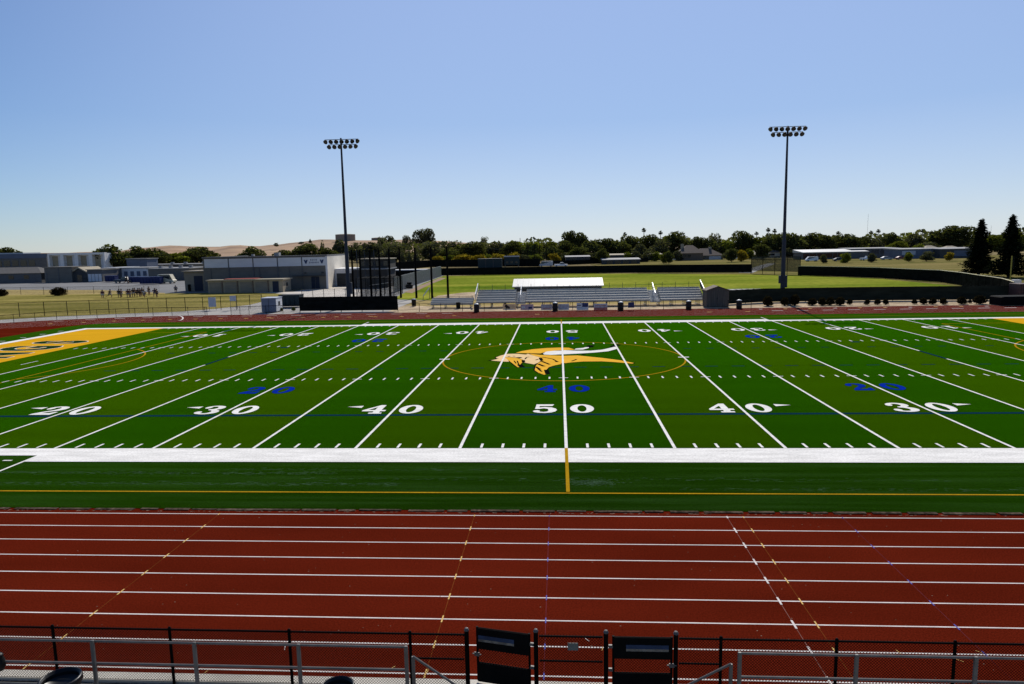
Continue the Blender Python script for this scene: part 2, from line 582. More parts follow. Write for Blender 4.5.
hm = MB()
cols = list(range(-700, 761, 10))
ts = [i / 14 for i in range(15)] + [1.15, 1.4, 1.8]
vs = []
rnd = random.Random(3)
for i, px in enumerate(cols):
    yr = interp(ridge, px)
    for j, t in enumerate(ts):
        D = 780 + 1000 * t
        top = atD(px, yr, 1780)
        p = atD(px, yr, D)
        s = t * t * (3 - 2 * t) if t <= 1 else max(0.0, 1 - ((t - 1) / 0.8) ** 2 * 1.05)
        wob = (sin(px * 0.045 + t * 5) + sin(px * 0.11 - t * 9) * 0.6) * 2.2 * sin(pi * min(1, t)) if t <= 1 else 0
        vs.append((p.x, p.y, -0.6 + (max(top.z, 4) + 0.6) * s + wob))
fs = []
nt_ = len(ts)
for i in range(len(cols) - 1):
    for j in range(nt_ - 1):
        fs.append((i * nt_ + j, (i + 1) * nt_ + j, (i + 1) * nt_ + j + 1, i * nt_ + j + 1))
hm.raw(vs, fs)
ho = struct('hills', hm, M['hill'], 'rolling hills of golden dry grass on the horizon')
for p_ in ho.data.polygons:
    p_.use_smooth = True

struct('dry_verge', MB().poly([[(-330, -22), (330, -22), (330, 74), (60, 86), (-30, 100), (-330, 120)]], -0.075), M['dry'])
struct('dirt_strip', MB().poly([[(-25, 63), (95, 63), (95, 77), (20, 74.5), (-16, 74), (-25, 78)]], -0.06), M['dirt'])
struct('concrete_path', MB().poly([[(-150, 20), (-150, 80), (-90, 90), (-50, 95), (-24, 92), (-24, 60), (-48, 60)]], -0.055), M['concrete'])
struct('asphalt_yard', sheet([(-400, 289), (-300, 280), (-60, 280), (120, 279.5), (200, 281), (252, 287), (262, 291), (215, 293), (165, 293.6), (100, 290), (0, 289.8)], -0.045), M['asphalt'])
struct('practice_lawn', sheet([(-400, 333), (-400, 297), (0, 294.2), (60, 294), (110, 293.5), (165, 293.3), (212, 292.5), (255, 292.2), (296, 293), (300, 295), (268, 300), (250, 304.5), (215, 308.5), (180, 311.3), (120, 313.6), (60, 316), (0, 319.5), (-120, 327)], -0.035), M['lawn'])
struct('dry_grass_strip', sheet([(-400, 298), (-400, 290), (0, 289.6), (100, 289.8), (165, 292.8), (165, 293.8), (110, 294), (0, 294.8)], -0.03), M['dry'])
struct('gym_forecourt', sheet([(250, 292.4), (292, 291.6), (327, 286.2), (349, 283.2), (362, 283.2), (362, 297), (300, 297.5), (296, 294)], -0.028), M['apron'])
struct('bullpen_ground', sheet([(362, 275), (440, 270), (444, 276), (430, 300), (352, 300)], -0.045), M['asphalt'])
struct('baseball_grass', sheet([(392, 299), (424, 283), (443, 276), (560, 273), (740, 274.2), (800, 275.2), (880, 278.4), (962, 286), (962, 293), (760, 297), (600, 299), (430, 300)], -0.035), M['outfield'])
struct('infield_dirt', sheet([(432, 298.5), (438, 295.5), (462, 292.6), (472, 292), (500, 290.6), (512, 291.5), (500, 299), (450, 300)], -0.028), M['dirt'])
struct('warning_track', sheet([(404, 292), (441, 277.4), (446, 278.2), (432, 283.5), (412, 293)], -0.022), mat('warning_dirt', (0.24, 0.15, 0.085), 0.95, 0.2, (0.3, 0.3, 0.3)))
struct('dry_field', sheet([(590, 264.5), (640, 261.8), (660, 258.9), (800, 258), (1000, 255), (1500, 246), (1700, 290), (1020, 292), (962, 286.5), (880, 278.5), (800, 275), (740, 274), (640, 273)], -0.03), M['dryolive'])

# ---- running track (a red oval with red D-zones, the turf lies on it)
CY = 24.38
R_IN = 31.95
LX = 49.3


def oval(r, n=48, lx=LX):
    pts = []
    for i in range(n + 1):
        t = -pi / 2 + pi * i / n
        pts.append((lx + r * cos(t), CY + r * sin(t)))
    for i in range(n + 1):
        t = pi / 2 + pi * i / n
        pts.append((-lx + r * cos(t), CY + r * sin(t)))
    return pts


struct('running_track', MB().poly([oval(40.67)], 0.0), M['track'])
lanes = MB()
for k in range(9):
    r = R_IN + 0.0 + k * 1.0675
    lanes.poly([oval(r + 0.022), oval(r - 0.022)], 0.004)
struct('lane_lines', lanes, M['lane'])
# relay marks across the home straight
laneY = [CY - R_IN - k * 1.0675 for k in range(9)]
xs = {'y1': g(204.1, 526).x, 'y2': g(470.3, 529.2).x, 'w': g(735.7, 531).x, 'y3': g(752.5, 530.6).x, 'b1': g(548.8, 529).x, 'b2': g(857, 531.7).x}


def ticks(mb, X, half, wdt):
    for i, y in enumerate(laneY):
        if i == 0:
            mb.box(X - wdt, X + wdt, y - half * 0.6, y + half * 0.3, 0.005, 0.0085)
        else:
            mb.box(X - wdt, X + wdt, y - half, y + half, 0.005, 0.0085)


def hair(mb, X, wdt=0.007):
    mb.box(X - wdt, X + wdt, laneY[-1], laneY[0], 0.001, 0.0028)


ty, tw, tb, hy, hw, hb = MB(), MB(), MB(), MB(), MB(), MB()
for k in ('y1', 'y2', 'y3'):
    ticks(ty, xs[k], 0.15, 0.017)
    hair(hy, xs[k])
ticks(tw, xs['w'], 0.18, 0.024)
hair(hw, xs['w'])
for k in ('b1', 'b2'):
    ticks(tb, xs[k], 0.12, 0.014)
    hair(hb, xs[k])
rm = random.Random(12)
for i in range(10):     # odd small arrows and hurdle ticks in the outer lanes
    X = rm.uniform(-10.5, 9.5)
    y = rm.choice(laneY[7:]) + rm.uniform(-0.3, 0.3)
    a = rm.uniform(0.5, 2.6)
    dx, dy = cos(a) * 0.06, sin(a) * 0.08
    nx, ny = -sin(a) * 0.006, cos(a) * 0.006
    (tw if i % 4 == 0 else ty).face([(X - dx - nx, y - dy - ny, 0.011), (X + dx - nx, y + dy - ny, 0.011), (X + dx + nx, y + dy + ny, 0.011), (X - dx + nx, y - dy + ny, 0.011)])
# stagger dashes on the far straight and bend
for i in range(16):
    X = -66 + i * 3.4
    yb_ = CY + sqrt(max(0, 38.6 ** 2 - max(0, -X - LX) ** 2))
    if -X - LX < 18:
        tw.box(X - 0.7, X + 0.7, yb_ - 0.08, yb_ + 0.08, 0.005, 0.009)
        ty.box(X + 1.2, X + 1.7, yb_ - 3.6, yb_ - 3.3, 0.005, 0.009)
for i in range(12):
    X = 27 + i * 3.1
    tw.box(X - 0.7, X + 0.7, CY + 36.2, CY + 36.45, 0.005, 0.009)
    (ty if i % 3 else tw).box(X - 1.6, X - 1.15, CY + 38.6, CY + 38.95, 0.005, 0.009)
for X in (-38, -33.5, -29, -24.5, -3, 18.5, 23.2):
    ty.box(X - 0.3, X + 0.3, CY + 35.6, CY + 35.85, 0.005, 0.009)
cv = [g(178 + 5 * sin(t), 318.2 - 2.4 * cos(t)) for t in [i * pi / 12 for i in range(13)]]
for a, b in zip(cv, cv[1:]):
    n_ = Vector((-(b - a).y, (b - a).x, 0)).normalized() * 0.09
    tw.face([(a - n_)[:2] + (0.009,), (b - n_)[:2] + (0.009,), (b + n_)[:2] + (0.009,), (a + n_)[:2] + (0.009,)])
for mb_ in (tw,):
    pass
struct('yellow_track_marks', ty, M['laneyel'])
struct('white_track_marks', tw, M['lane'])
struct('blue_track_marks', tb, M['laneblue'])
struct('worn_yellow_lines', hy, M['yelfaint'])
struct('worn_white_line', hw, M['lanefaint'])
struct('worn_blue_lines', hb, M['bluefaint'])

# ---- artificial turf
FW = 53.3333 * YD
G = 45.72
E_ = 54.864


def rrect(x0, x1, y0, y1, r, n=10):
    pts = []
    for cx, cy, a0 in ((x1 - r, y0 + r, -pi / 2), (x1 - r, y1 - r, 0), (x0 + r, y1 - r, pi / 2), (x0 + r, y0 + r, pi)):
        for i in range(n + 1):
            t = a0 + (pi / 2) * i / n
            pts.append((cx + r * cos(t), cy + r * sin(t)))
    return pts


struct('turf_field', MB().poly([rrect(-59.6, 59.6, -7.12, 55.6, 4.5)], 0.012), M['turf_a'])
eb = MB()
re_ = random.Random(5)
X = -40.0
while X < 40:
    l = re_.uniform(0.5, 1.6)
    eb.box(X, X + l, -7.22 - re_.uniform(0, 0.06), -7.12, 0.004, 0.016 + re_.uniform(0, 0.02))
    X += l + re_.uniform(0.0, 0.25)
struct('turf_edge', eb, M['edge'])
st = MB()
for i in range(-10, 10):
    k = i if i >= 0 else -i - 1
    st.face([(i * 5 * YD, 0, 0.016), ((i + 1) * 5 * YD, 0, 0.016), ((i + 1) * 5 * YD, FW, 0.016), (i * 5 * YD, FW, 0.016)], k % 2)
struct('striped_turf', st, [M['turf_d'], M['turf_l']])
ez = MB()
for s in (-1, 1):
    a, b = sorted((s * G, s * E_))
    ez.face([(a, 0, 0.020), (b, 0, 0.020), (b, FW, 0.020), (a, FW, 0.020)])
struct('gold_end_zones', ez, M['gold'])

# scuffs: pale rubbed fibres on the apron, dust and grit on the track
rf_ = random.Random(31)
sm1, sm2 = MB(), MB()


def fleck(mb, x, y, lx, ly, z):
    mb.face([(x - lx, y - ly * rf_.uniform(.4, 1), z), (x + lx * rf_.uniform(.5, 1), y - ly, z), (x + lx, y + ly * rf_.uniform(.4, 1), z), (x - lx * rf_.uniform(.5, 1), y + ly, z)])


for i in range(420):
    fleck(sm1, rf_.gauss(0.9, 0.42), rf_.gauss(-4.35, 0.16), rf_.uniform(0.01, 0.06), rf_.uniform(0.006, 0.014), 0.0135)
for yy, xa, xb, n_ in ((-3.35, -23, -9, 420), (-4.6, -22, -6, 420), (-2.9, -14, 2, 160), (-4.0, -10, 14, 160), (-5.0, 4, 17, 120)):
    for i in range(n_):
        fleck(sm1, rf_.uniform(xa, xb), yy + rf_.gauss(0, 0.10), rf_.uniform(0.03, 0.16), rf_.uniform(0.004, 0.009), 0.0135)
for i in range(170):
    fleck(sm2, rf_.uniform(-16, 14), rf_.uniform(-16.2, -7.4), rf_.uniform(0.006, 0.018), rf_.uniform(0.006, 0.014), 0.0045)
for i in range(260):
    fleck(sm2, rf_.uniform(-20, 16), -7.32 + abs(rf_.gauss(0, 0.08)) - 0.05, rf_.uniform(0.02, 0.06), rf_.uniform(0.006, 0.016), 0.0045)
struct('turf_scuffs', sm1, mat('rubbed_fibre', (0.055, 0.105, 0.055), 0.9, 0.3, (2, 2, 2), spec=0.0))
struct('track_grit', sm2, mat('pale_grit', (0.26, 0.17, 0.12), 0.9, 0.4, (5, 5, 5), spec=0.0))

# gold soccer lines
Z1 = 0.024
gl = MB()


def rect(mb, x0, x1, y0, y1, z):
    mb.face([(x0, y0, z), (x1, y0, z), (x1, y1, z), (x0, y1, z)])


rect(gl, -E_, E_, -5.55, -5.45, Z1)
rect(gl, -E_, E_, FW + 4.2, FW + 4.3, Z1)
rect(gl, -0.065, 0.065, FW + 1.95, FW + 4.19, Z1)
for s in (-1, 1):
    bx = s * 38.4
    rect(gl, bx - 0.06, bx + 0.06, CY - 20.15, CY + 20.15, Z1)
    for yy in (CY - 20.15, CY + 20.15):
        a, b = sorted((bx + s * 0.06, s * G))
        rect(gl, a, b, yy - 0.06, yy + 0.06, Z1)
    arc = []
    for i in range(33):
        t = -radians(53) + radians(106) * i / 32
        arc.append(((s * (43.86 - 9.15 * cos(t))), CY + 9.15 * sin(t), s * (43.86 - 9.02 * cos(t)), CY + 9.02 * sin(t)))
    for a, b in zip(arc, arc[1:]):
        gl.face([(a[0], a[1], Z1), (b[0], b[1], Z1), (b[2], b[3], Z1), (a[2], a[3], Z1)])
n = 96
for i in range(n):
    t0, t1 = 2 * pi * i / n, 2 * pi * (i + 1) / n
    gl.face([(9.22 * cos(t0), CY + 9.22 * sin(t0), Z1), (9.22 * cos(t1), CY + 9.22 * sin(t1), Z1), (9.09 * cos(t1), CY + 9.09 * sin(t1), Z1), (9.09 * cos(t0), CY + 9.09 * sin(t0), Z1)])
struct('gold_soccer_lines', gl, M['goldline'])
hl = MB()
rect(hl, -0.065, 0.065, -5.42, 0.0, 0.040)
rect(hl, -0.065, 0.065, FW, FW + 1.94, 0.040)
struct('gold_halfway_line', hl, M['goldline'])

# navy lines and dashes
nv = MB()
rect(nv, -G, G, 5.98, 6.3, 0.022)
for yy in (20.3, 28.9):
    x = -34.0
    while x < 34:
        if abs(yy - 28.9) > 1 or abs(x) > 9.5:
            rect(nv, x, x + 0.9 * (1 if yy < 25 else 0.7), yy - 0.09, yy + 0.09, 0.022)
        x += 1.83
for s in (-1, 1):
    rect(nv, s * 24.8 - 0.35, s * 24.8 + 0.35, 31.6, 32.1, 0.022)
struct('navy_lines', nv, M['navy'])

# ---- white football lines
Z = 0.028
wl = MB()
BX = 25 * YD
rect(wl, -BX, BX, -1.95, 0, Z)
rect(wl, -E_ - 1.0, -BX, -1.07, 0, Z)
rect(wl, BX, E_ + 1.0, -1.07, 0, Z)
rect(wl, -BX, BX, FW, FW + 1.95, Z)
rect(wl, -E_ - 1.0, -BX, FW, FW + 1.07, Z)
rect(wl, BX, E_ + 1.0, FW, FW + 1.07, Z)
for s in (-1, 1):
    a, b = sorted((s * E_, s * (E_ + 1.0)))
    rect(wl, a, b, 0, FW, Z)
    x = s * (BX - 0.06)
    rect(wl, x - 0.06, x + 0.06, -4.6, -1.95, Z)
    rect(wl, x - 0.06, x + 0.06, FW + 1.95, FW + 4.1, Z)
    rect(wl, s * 23.62 - 0.2, s * 23.62 + 0.2, -1.85, -1.73, Z)
    rect(wl, s * 42.98 - 0.05, s * 42.98 + 0.05, CY - 0.95, CY + 0.95, Z)
    for i in range(17):     # dashes outside the end line
        y = 1.5 + i * 2.85
        rect(wl, s * 56.9 - 0.32, s * 56.9 + 0.32, y - 0.07, y + 0.07, Z)
struct('white_sidelines', wl, M['white'])
yl = MB()
Z = 0.032
HW = 0.055
H1, H2 = 53.333 / 3 * YD, 53.333 * 2 / 3 * YD
bs = MB()
for i in range(-9, 10):
    x = i * 5 * YD
    wd = HW + 0.012
    if abs(i) == 6:
        rect(yl, x - wd, x + wd, 0, 22.6, Z)
        rect(yl, x - wd, x + wd, 26.5, FW, Z)
        rect(bs, x - 0.11, x + 0.11, 22.61, 26.49, Z)
    else:
        rect(yl, x - wd, x + wd, 0, FW, Z)
    for h in (H1, H2):
        rect(yl, x - 0.31, x - wd, h - 0.05, h + 0.05, Z)
        rect(yl, x + wd, x + 0.31, h - 0.05, h + 0.05, Z)
for s in (-1, 1):
    for dx in (-0.4, 0.4):
        rect(yl, s * 10 * YD + min(dx, dx * 0.18), s * 10 * YD + max(dx, dx * 0.18), CY - 0.14, CY + 0.14, Z)
for k in range(-49, 50):
    if k % 5 == 0:
        continue
    x = k * YD
    for y0, y1 in ((0.1, 0.72), (H1 - 0.32, H1 + 0.32), (H2 - 0.32, H2 + 0.32), (FW - 0.72, FW - 0.1)):
        rect(yl, x - HW, x + HW, y0, y1, Z)
struct('yard_lines', yl, M['white'])
struct('teal_crease_marks', bs, M['navy'])


# ---- numbers
def smooth_loop(pts, keep=(), n=4):
    out = []
    N = len(pts)
    for i in range(N):
        p0, p1, p2, p3 = pts[i - 1], pts[i], pts[(i + 1) % N], pts[(i + 2) % N]
        for k in range(n):
            t = k / n
            out.append(tuple(0.5 * (2 * p1[a] + (p2[a] - p0[a]) * t + (2 * p0[a] - 5 * p1[a] + 4 * p2[a] - p3[a]) * t * t + (3 * p1[a] - p0[a] - 3 * p2[a] + p3[a]) * t ** 3) for a in (0, 1)))
    return out


def ell(cx, cy, rx, ry, n=28):
    return [(cx + rx * cos(2 * pi * i / n), cy + ry * sin(2 * pi * i / n)) for i in range(n)]


DIG = {
    '0': [ell(.5, .5, .5, .5), ell(.5, .5, .19, .37)],
    '4': [[(.58, 1), (.80, 1), (.80, .42), (1, .42), (1, .27), (.80, .27), (.80, .12), (.93, .12), (.93, 0), (.38, 0), (.38, .12), (.52, .12), (.52, .27), (0, .27), (0, .40)],
          [(.52, .74), (.52, .42), (.21, .42)]],
    '5': [[(.12, 1), (.88, 1), (.80, .80), (.27, .80), (.25, .64), (.5, .69), (.78, .63), (.95, .5), (1, .34), (.93, .17), (.78, .06), (.5, 0), (.22, .03), (.05, .11), (0, .2), (.05, .29), (.18, .33), (.29, .26), (.28, .17), (.45, .12),
           (.6, .17), (.66, .33), (.6, .48), (.43, .54), (.27, .47), (.08, .47)]],
    '3': [smooth_loop([(.05, .75), (.12, .9), (.35, 1), (.6, 1), (.86, .91), (.93, .75), (.86, .61), (.72, .53), (.92, .43), (1, .27), (.9, .1), (.62, 0), (.35, 0), (.08, .08), (0, .22), (.1, .33), (.26, .3), (.31, .2), (.3, .13), (.45, .1),
                       (.6, .14), (.66, .28), (.57, .43), (.38, .48), (.38, .57), (.55, .61), (.62, .75), (.55, .87), (.42, .9), (.31, .86), (.33, .78), (.26, .68), (.12, .67)], n=2)],
    '2': [[(.03, .7), (.06, .83), (.16, .94), (.35, 1), (.6, 1), (.84, .94), (.96, .8), (.96, .66), (.85, .5), (.5, .32), (.36, .2), (.74, .2), (.85, .33), (1, .33), (.96, 0), (.02, 0), (.05, .15), (.3, .38), (.55, .56), (.62, .72), (.56, .87),
           (.43, .9), (.31, .85), (.34, .75), (.28, .65), (.12, .62)]],
    '1': [[(.2, .84), (.5, 1), (.68, 1), (.68, .13), (.86, .13), (.86, 0), (.2, 0), (.2, .13), (.38, .13), (.38, .80), (.2, .72)]],
}


def number(mb, txt, X, y0, far, z, xl=-1.67, xr=-0.41, xl2=0.28, xr2=1.54, h=2.0):
    for ch, a, b in ((txt[0], xl, xr), (txt[1], xl2, xr2)):
        loops = []
        for lp in DIG[ch]:
            q = [(a + px * (b - a), y0 + py * h) for px, py in lp]
            q = [(X - x, FW - y) for x, y in q] if far else [(X + x, y) for x, y in q]
            loops.append(q)
        mb.poly(loops, z)


nb = MB()
for i, t in ((0, '50'), (-10, '40'), (10, '40'), (-20, '30'), (20, '30'), (-30, '20'), (30, '20'), (-40, '10'), (40, '10')):
    X = i * YD
    for far in (False, True):
        number(nb, t, X, 6.4, far, 0.037)
        if i:
            s = 1 if i > 0 else -1
            tri = [(X + s * 1.9, 8.25), (X + s * 2.75, 8.02), (X + s * 1.9, 7.75)]
            if far:
                tri = [(x, FW - y) for x, y in tri]
            nb.poly([tri], 0.037)
struct('field_numbers', nb, M['white'], 'white yard numbers with arrows painted on the turf')
nb = MB()
for i, t in ((0, '40'), (-20, '20'), (20, '20')):
    for far in (False, True):
        number(nb, t, i * YD, 11.75, far, 0.030, -1.6, -0.42, 0.3, 1.54, 2.0)
struct('blue_field_numbers', nb, M['blue'], 'blue numbers painted on the turf')


def text_mesh(txt, bold):
    cu = bpy.data.curves.new('letters', 'FONT')
    cu.body = txt
    cu.size = 1
    cu.offset = bold
    cu.resolution_u = 3
    o = bpy.data.objects.new('letters', cu)
    COL.objects.link(o)
    dg = bpy.context.evaluated_depsgraph_get()
    me = bpy.data.meshes.new_from_object(o.evaluated_get(dg))
    vs = [v.co.copy() for v in me.vertices]
    fs = [tuple(p.vertices) for p in me.polygons]
    bpy.data.objects.remove(o)
    bpy.data.meshes.remove(me)
    return vs, fs


def place_text(txt, bold, fn, mb):
    vs, fs = text_mesh(txt, bold)
    x0 = min(v.x for v in vs)
    x1 = max(v.x for v in vs)
    mb.raw([fn((v.x - (x0 + x1) / 2), v.y - 0.36) for v in vs], fs)


let = [MB(), MB()]
for i, ch in enumerate('VIKINGS'):
    yc = CY + (i - 3) * 4.3
    for k, (bold, z) in enumerate(((0.066, 0.026), (0.05, 0.031))):
        place_text(ch, bold, lambda x, y, yc=yc, z=z: (-49.9 - y * 6.7, yc + x * (4.4 if ch != 'I' else 2.8), z), let[k])
struct('end_zone_letter_outlines', let[0], M['white'])
struct('end_zone_letters', let[1], M['letter'], 'dark green letters on the gold end zone')

# ---- midfield emblem: a painted profile of a horned-helmet head
EM = {}


def e1(x, y):
    return g(484 + x / 12.8, 340 + y / 12.8)


def e2(x, y):
    return g(556 + x / 12.19, 340 + y / 12.19)


gold_p = [
    # helmet cap
    [e1(405, 168), e1(480, 146), e1(620, 122), e1(800, 106), e1(985, 100), e2(160, 98), e2(235, 122), e2(60, 128), e1(900, 140), e1(780, 158), e1(735, 176), e1(560, 174), e1(480, 172)],
    # long hair streaming back
    [e1(580, 180), e1(740, 196), e1(1000, 205), e2(100, 196), e2(260, 192), e2(400, 206), e2(560, 222), e2(780, 250), e2(950, 284), e2(930, 292), e2(700, 272), e2(560, 264), e2(330, 266), e2(190, 276), e2(100, 288), e1(985, 312), e1(900, 330), e1(830, 352), e1(790, 395), e1(800, 440), e1(770, 450),
     e1(700, 425), e1(650, 392), e1(660, 340), e1(690, 300), e1(745, 270), e1(720, 225), e1(640, 205)],
    # moustache
    [e1(262, 228), e1(350, 226), e1(430, 236), e1(490, 256), e1(505, 280), e1(470, 310), e1(462, 352), e1(430, 352), e1(380, 315), e1(320, 268)],
]
skin_p = [
    [e1(85, 266), e1(160, 250), e1(175, 244), e1(150, 228), e1(205, 206), e1(290, 182), e1(420, 180), e1(520, 190), e1(560, 180), e1(640, 206), e1(715, 226), e1(738, 262), e1(690, 296), e1(640, 316), e1(540, 298), e1(508, 290), e1(508, 262), e1(440, 232), e1(350, 222), e1(262, 226), e1(310, 262), e1(320, 282), e1(240, 280)],
]
white_p = [
    [e1(745, 172), e1(800, 152), e1(900, 142), e1(1000, 140), e2(100, 128), e2(250, 134), e2(420, 134), e2(560, 122), e2(660, 100), e2(735, 80), e2(742, 112), e2(640, 140), e2(480, 156), e2(300, 168), e2(100, 178), e1(980, 188), e1(860, 194), e1(770, 190)],
    [e2(225, 122), e2(240, 108), e2(330, 100), e2(405, 80), e2(400, 100), e2(330, 120)],
]


def xy(ps):
    return [(p.x, p.y) for p in ps]


def grow(poly, d):
    area = sum(a[0] * b[1] - b[0] * a[1] for a, b in zip(poly, poly[1:] + poly[:1]))
    s = 1 if area > 0 else -1
    out = []
    N = len(poly)
    for i in range(N):
        a, b, c = Vector(poly[i - 1]), Vector(poly[i]), Vector(poly[(i + 1) % N])
        n1 = Vector(((b - a).y, -(b - a).x)).normalized()
        n2 = Vector(((c - b).y, -(c - b).x)).normalized()
        nn = (n1 + n2)
        nn = nn.normalized() if nn.length > 0.2 else n1
        out.append(tuple(b + nn * d * s))
    return out


eb_, eg, es, ew, eo = MB(), MB(), MB(), MB(), MB()
zz = 0.0300
for i, pl in enumerate(gold_p + skin_p + white_p):
    eb_.poly([grow(xy(pl), 0.10)], 0.0232 + i * 0.0004)
for i, pl in enumerate(gold_p):
    eg.poly([xy(pl)], 0.0262 + i * 0.0004)
for pl in skin_p:
    es.poly([xy(pl)], 0.0278)
for i, pl in enumerate(white_p):
    ew.poly([xy(pl)], 0.0284 + i * 0.0004)


def stroke(mb, pts, wd, z):
    pts = [Vector((p.x, p.y)) for p in pts]
    for i, (a, b) in enumerate(zip(pts, pts[1:])):
        d = (b - a).normalized()
        nn = Vector((-d.y, d.x)) * wd
        zi = z + i * 0.0002
        mb.face([(*(a - nn), zi), (*(b - nn), zi), (*(b + nn), zi), (*(a + nn), zi)])


for pts, wd in (([e1(720, 232), e1(740, 268)], 0.13), ([e1(745, 222), e1(880, 248), e1(940, 282)], 0.07), ([e1(735, 275), e1(840, 318)], 0.10), ([e1(690, 310), e1(770, 342)], 0.12), ([e1(660, 345), e1(720, 382)], 0.10),
                ([e1(690, 372), e1(740, 410)], 0.07), ([e1(525, 250), e1(545, 226), e1(580, 220)], 0.06), ([e1(660, 262), e1(700, 248)], 0.07), ([e1(508, 188), e1(535, 182)], 0.2), ([e1(575, 178), e1(730, 186)], 0.12),
                ([e1(440, 225), e1(462, 236)], 0.2), ([e1(310, 214), e1(330, 216)], 0.16), ([e1(375, 212), e1(395, 210)], 0.14), ([e1(425, 270), e1(445, 320)], 0.05), ([e1(385, 270), e1(410, 305)], 0.05),
                ([e1(735, 178), e1(770, 166)], 0.1), ([e1(500, 262), e1(508, 290)], 0.13), ([e1(455, 318), e1(490, 352)], 0.2), ([e1(795, 385), e1(815, 440)], 0.16), ([e1(150, 246), e1(180, 240)], 0.1), ([e1(60, 268), e1(92, 266)], 0.14),
                ([e2(190, 262), e2(230, 248), e2(250, 238)], 0.08), ([e2(320, 178), e2(352, 184)], 0.16), ([e2(402, 92), e2(430, 68)], 0.3), ([e2(690, 86), e2(755, 58)], 0.3), ([e2(0, 262), e2(18, 272)], 0.12), ([e2(60, 292), e2(110, 288)], 0.1)):
    stroke(eo, pts, wd, 0.0296)
struct('emblem_black_outline', eb_, M['black'])
struct('emblem_gold', eg, M['goldemb'])
struct('emblem_tan', es, M['skin'])
struct('emblem_white', ew, M['white'])
struct('emblem_black_strokes', eo, M['black'])

# ================================================================== NEAR FENCE AND RAILS
struct('concrete_kerb', MB().box(-40, 40, -16.56, -16.30, -0.15, 0.02), M['walk'])
struct('drain_slot', MB().poly([[(-40, -16.66), (40, -16.66), (40, -16.56), (-40, -16.56)]], -0.06), M['blackmat'])  # flat black sheet filling the line between kerb and gravel
struct('gravel_strip', MB().poly([[(-40, -22), (40, -22), (40, -16.66), (-40, -16.66)]], -0.02), mat('grey_gravel', (0.24, 0.205, 0.165), 0.95, 0.25, (2, 2, 2), fine=0.45, fscale=30, spec=0.0))
FY = -16.62
FH = 1.165


def wires(mb, x0, x1, z0, z1, y, pitch=0.058, r=0.0048):
    """woven diamond mesh as thin three-sided wires"""
    wdt, h = x1 - x0, z1 - z0
    for s in (1, -1):
        k = -h
        while k < wdt:
            # wire from (k,0) rising at 45 degrees
            t0, t1 = max(0, -k), min(h, wdt - k)
            if t1 > t0 + 0.01:
                xa, xb = k + t0, k + t1
                za, zb = z0 + t0, z0 + t1
                if s > 0:
                    A, B = (x0 + xa, y, za), (x0 + xb, y, zb)
                else:
                    A, B = (x1 - xa, y + 0.004, za), (x1 - xb, y + 0.004, zb)
                mb.tube([A, B], r, 3, cap=False)
            k += pitch


def near_fence(name, label, x0, x1, posts, midrail=None):
    t = thing(name, label, 'fence', ((x0 + x1) / 2, FY, 0), 0, 'black chain link fences along the home straight')
    cx = (x0 + x1) / 2
    for px_ in posts:
        m = MB()
        m.tube([(px_ - cx, 0, -0.1), (px_ - cx, 0, FH + 0.02)], 0.030, 10)
        m.lathe([(0.034, FH + 0.02), (0.034, FH + 0.035), (0.018, FH + 0.06), (0, FH + 0.066)], 10, (px_ - cx, 0, 0))
        m.build('post', M['blackmetal'], t)
    m = MB()
    m.tube([(x0 - cx, 0, FH), (x1 - cx, 0, FH)], 0.021, 8)
    m.build('top_rail', M['blackmetal'], t)
    if midrail:
        m = MB()
        m.tube([(midrail[0] - cx, -0.005, 0.66), (midrail[1] - cx, -0.005, 0.66)], 0.019, 8)
        m.build('mid_rail', M['blackmetal'], t)
    m = MB()
    m.tube([(x0 - cx, 0.02, 0.06), (x1 - cx, 0.02, 0.06)], 0.006, 5)
    m.build('tension_wire', M['blackmetal'], t)
    m = MB()
    wires(m, x0 - cx, x1 - cx, 0.05, FH - 0.0, 0.03)
    # knuckled selvage along the top
    k = x0 - cx
    while k < x1 - cx:
        m.tube([(k, 0.03, FH - 0.01), (k + 0.012, 0.03, FH + 0.035)], 0.003, 3, cap=False)
        k += 0.058
    m.build('chain_link_mesh', M['blackmetal'], t)
    return t


near_fence('chain_link_fence', 'long black chain link fence along the track left of the open gate', -15.4, -2.10, [-15.3, -12.95, -10.50, -8.06, -5.62, -3.21], (-3.21, -2.16))
near_fence('chain_link_fence', 'short black chain link panel between the two gates carrying a small grey plate', -0.70, 0.52, [], (-0.70, 0.52))
near_fence('chain_link_fence', 'long black chain link fence along the track right of the shut gate', 1.96, 15.0, [2.74, 4.87, 7.0, 9.2, 11.6, 14.0], (1.96, 2.74))
for X, lb in ((-2.10, 'black gate post left of the open gate'), (-0.76, 'black gate post right of the open gate'), (0.58, 'black gate post left of the shut gate'), (1.90, 'black gate post right of the shut gate')):
    m = MB()
    m.tube([(0, 0, -0.1), (0, 0, FH + 0.09)], 0.044, 12)
    o = thing('gate_post', lb, 'post', (X, FY, 0), 0, 'gate posts in the near fence')
    m.build('post', M['blackmetal'], o)
    m = MB()
    m.lathe([(0.05, FH + 0.09), (0.05, FH + 0.105), (0.03, FH + 0.14), (0, FH + 0.152)], 12)
    m.build('cap', M['galv'], o)

m = MB()
m.box(-0.10, 0.10, -0.012, 0.0, -0.075, 0.075, bev=0)
o = tag(m.build('sign_plate', M['plate']), 'small grey plate wired to the fence panel between the gates', 'sign')
o.location = (-0.05, FY - 0.03, 0.98)


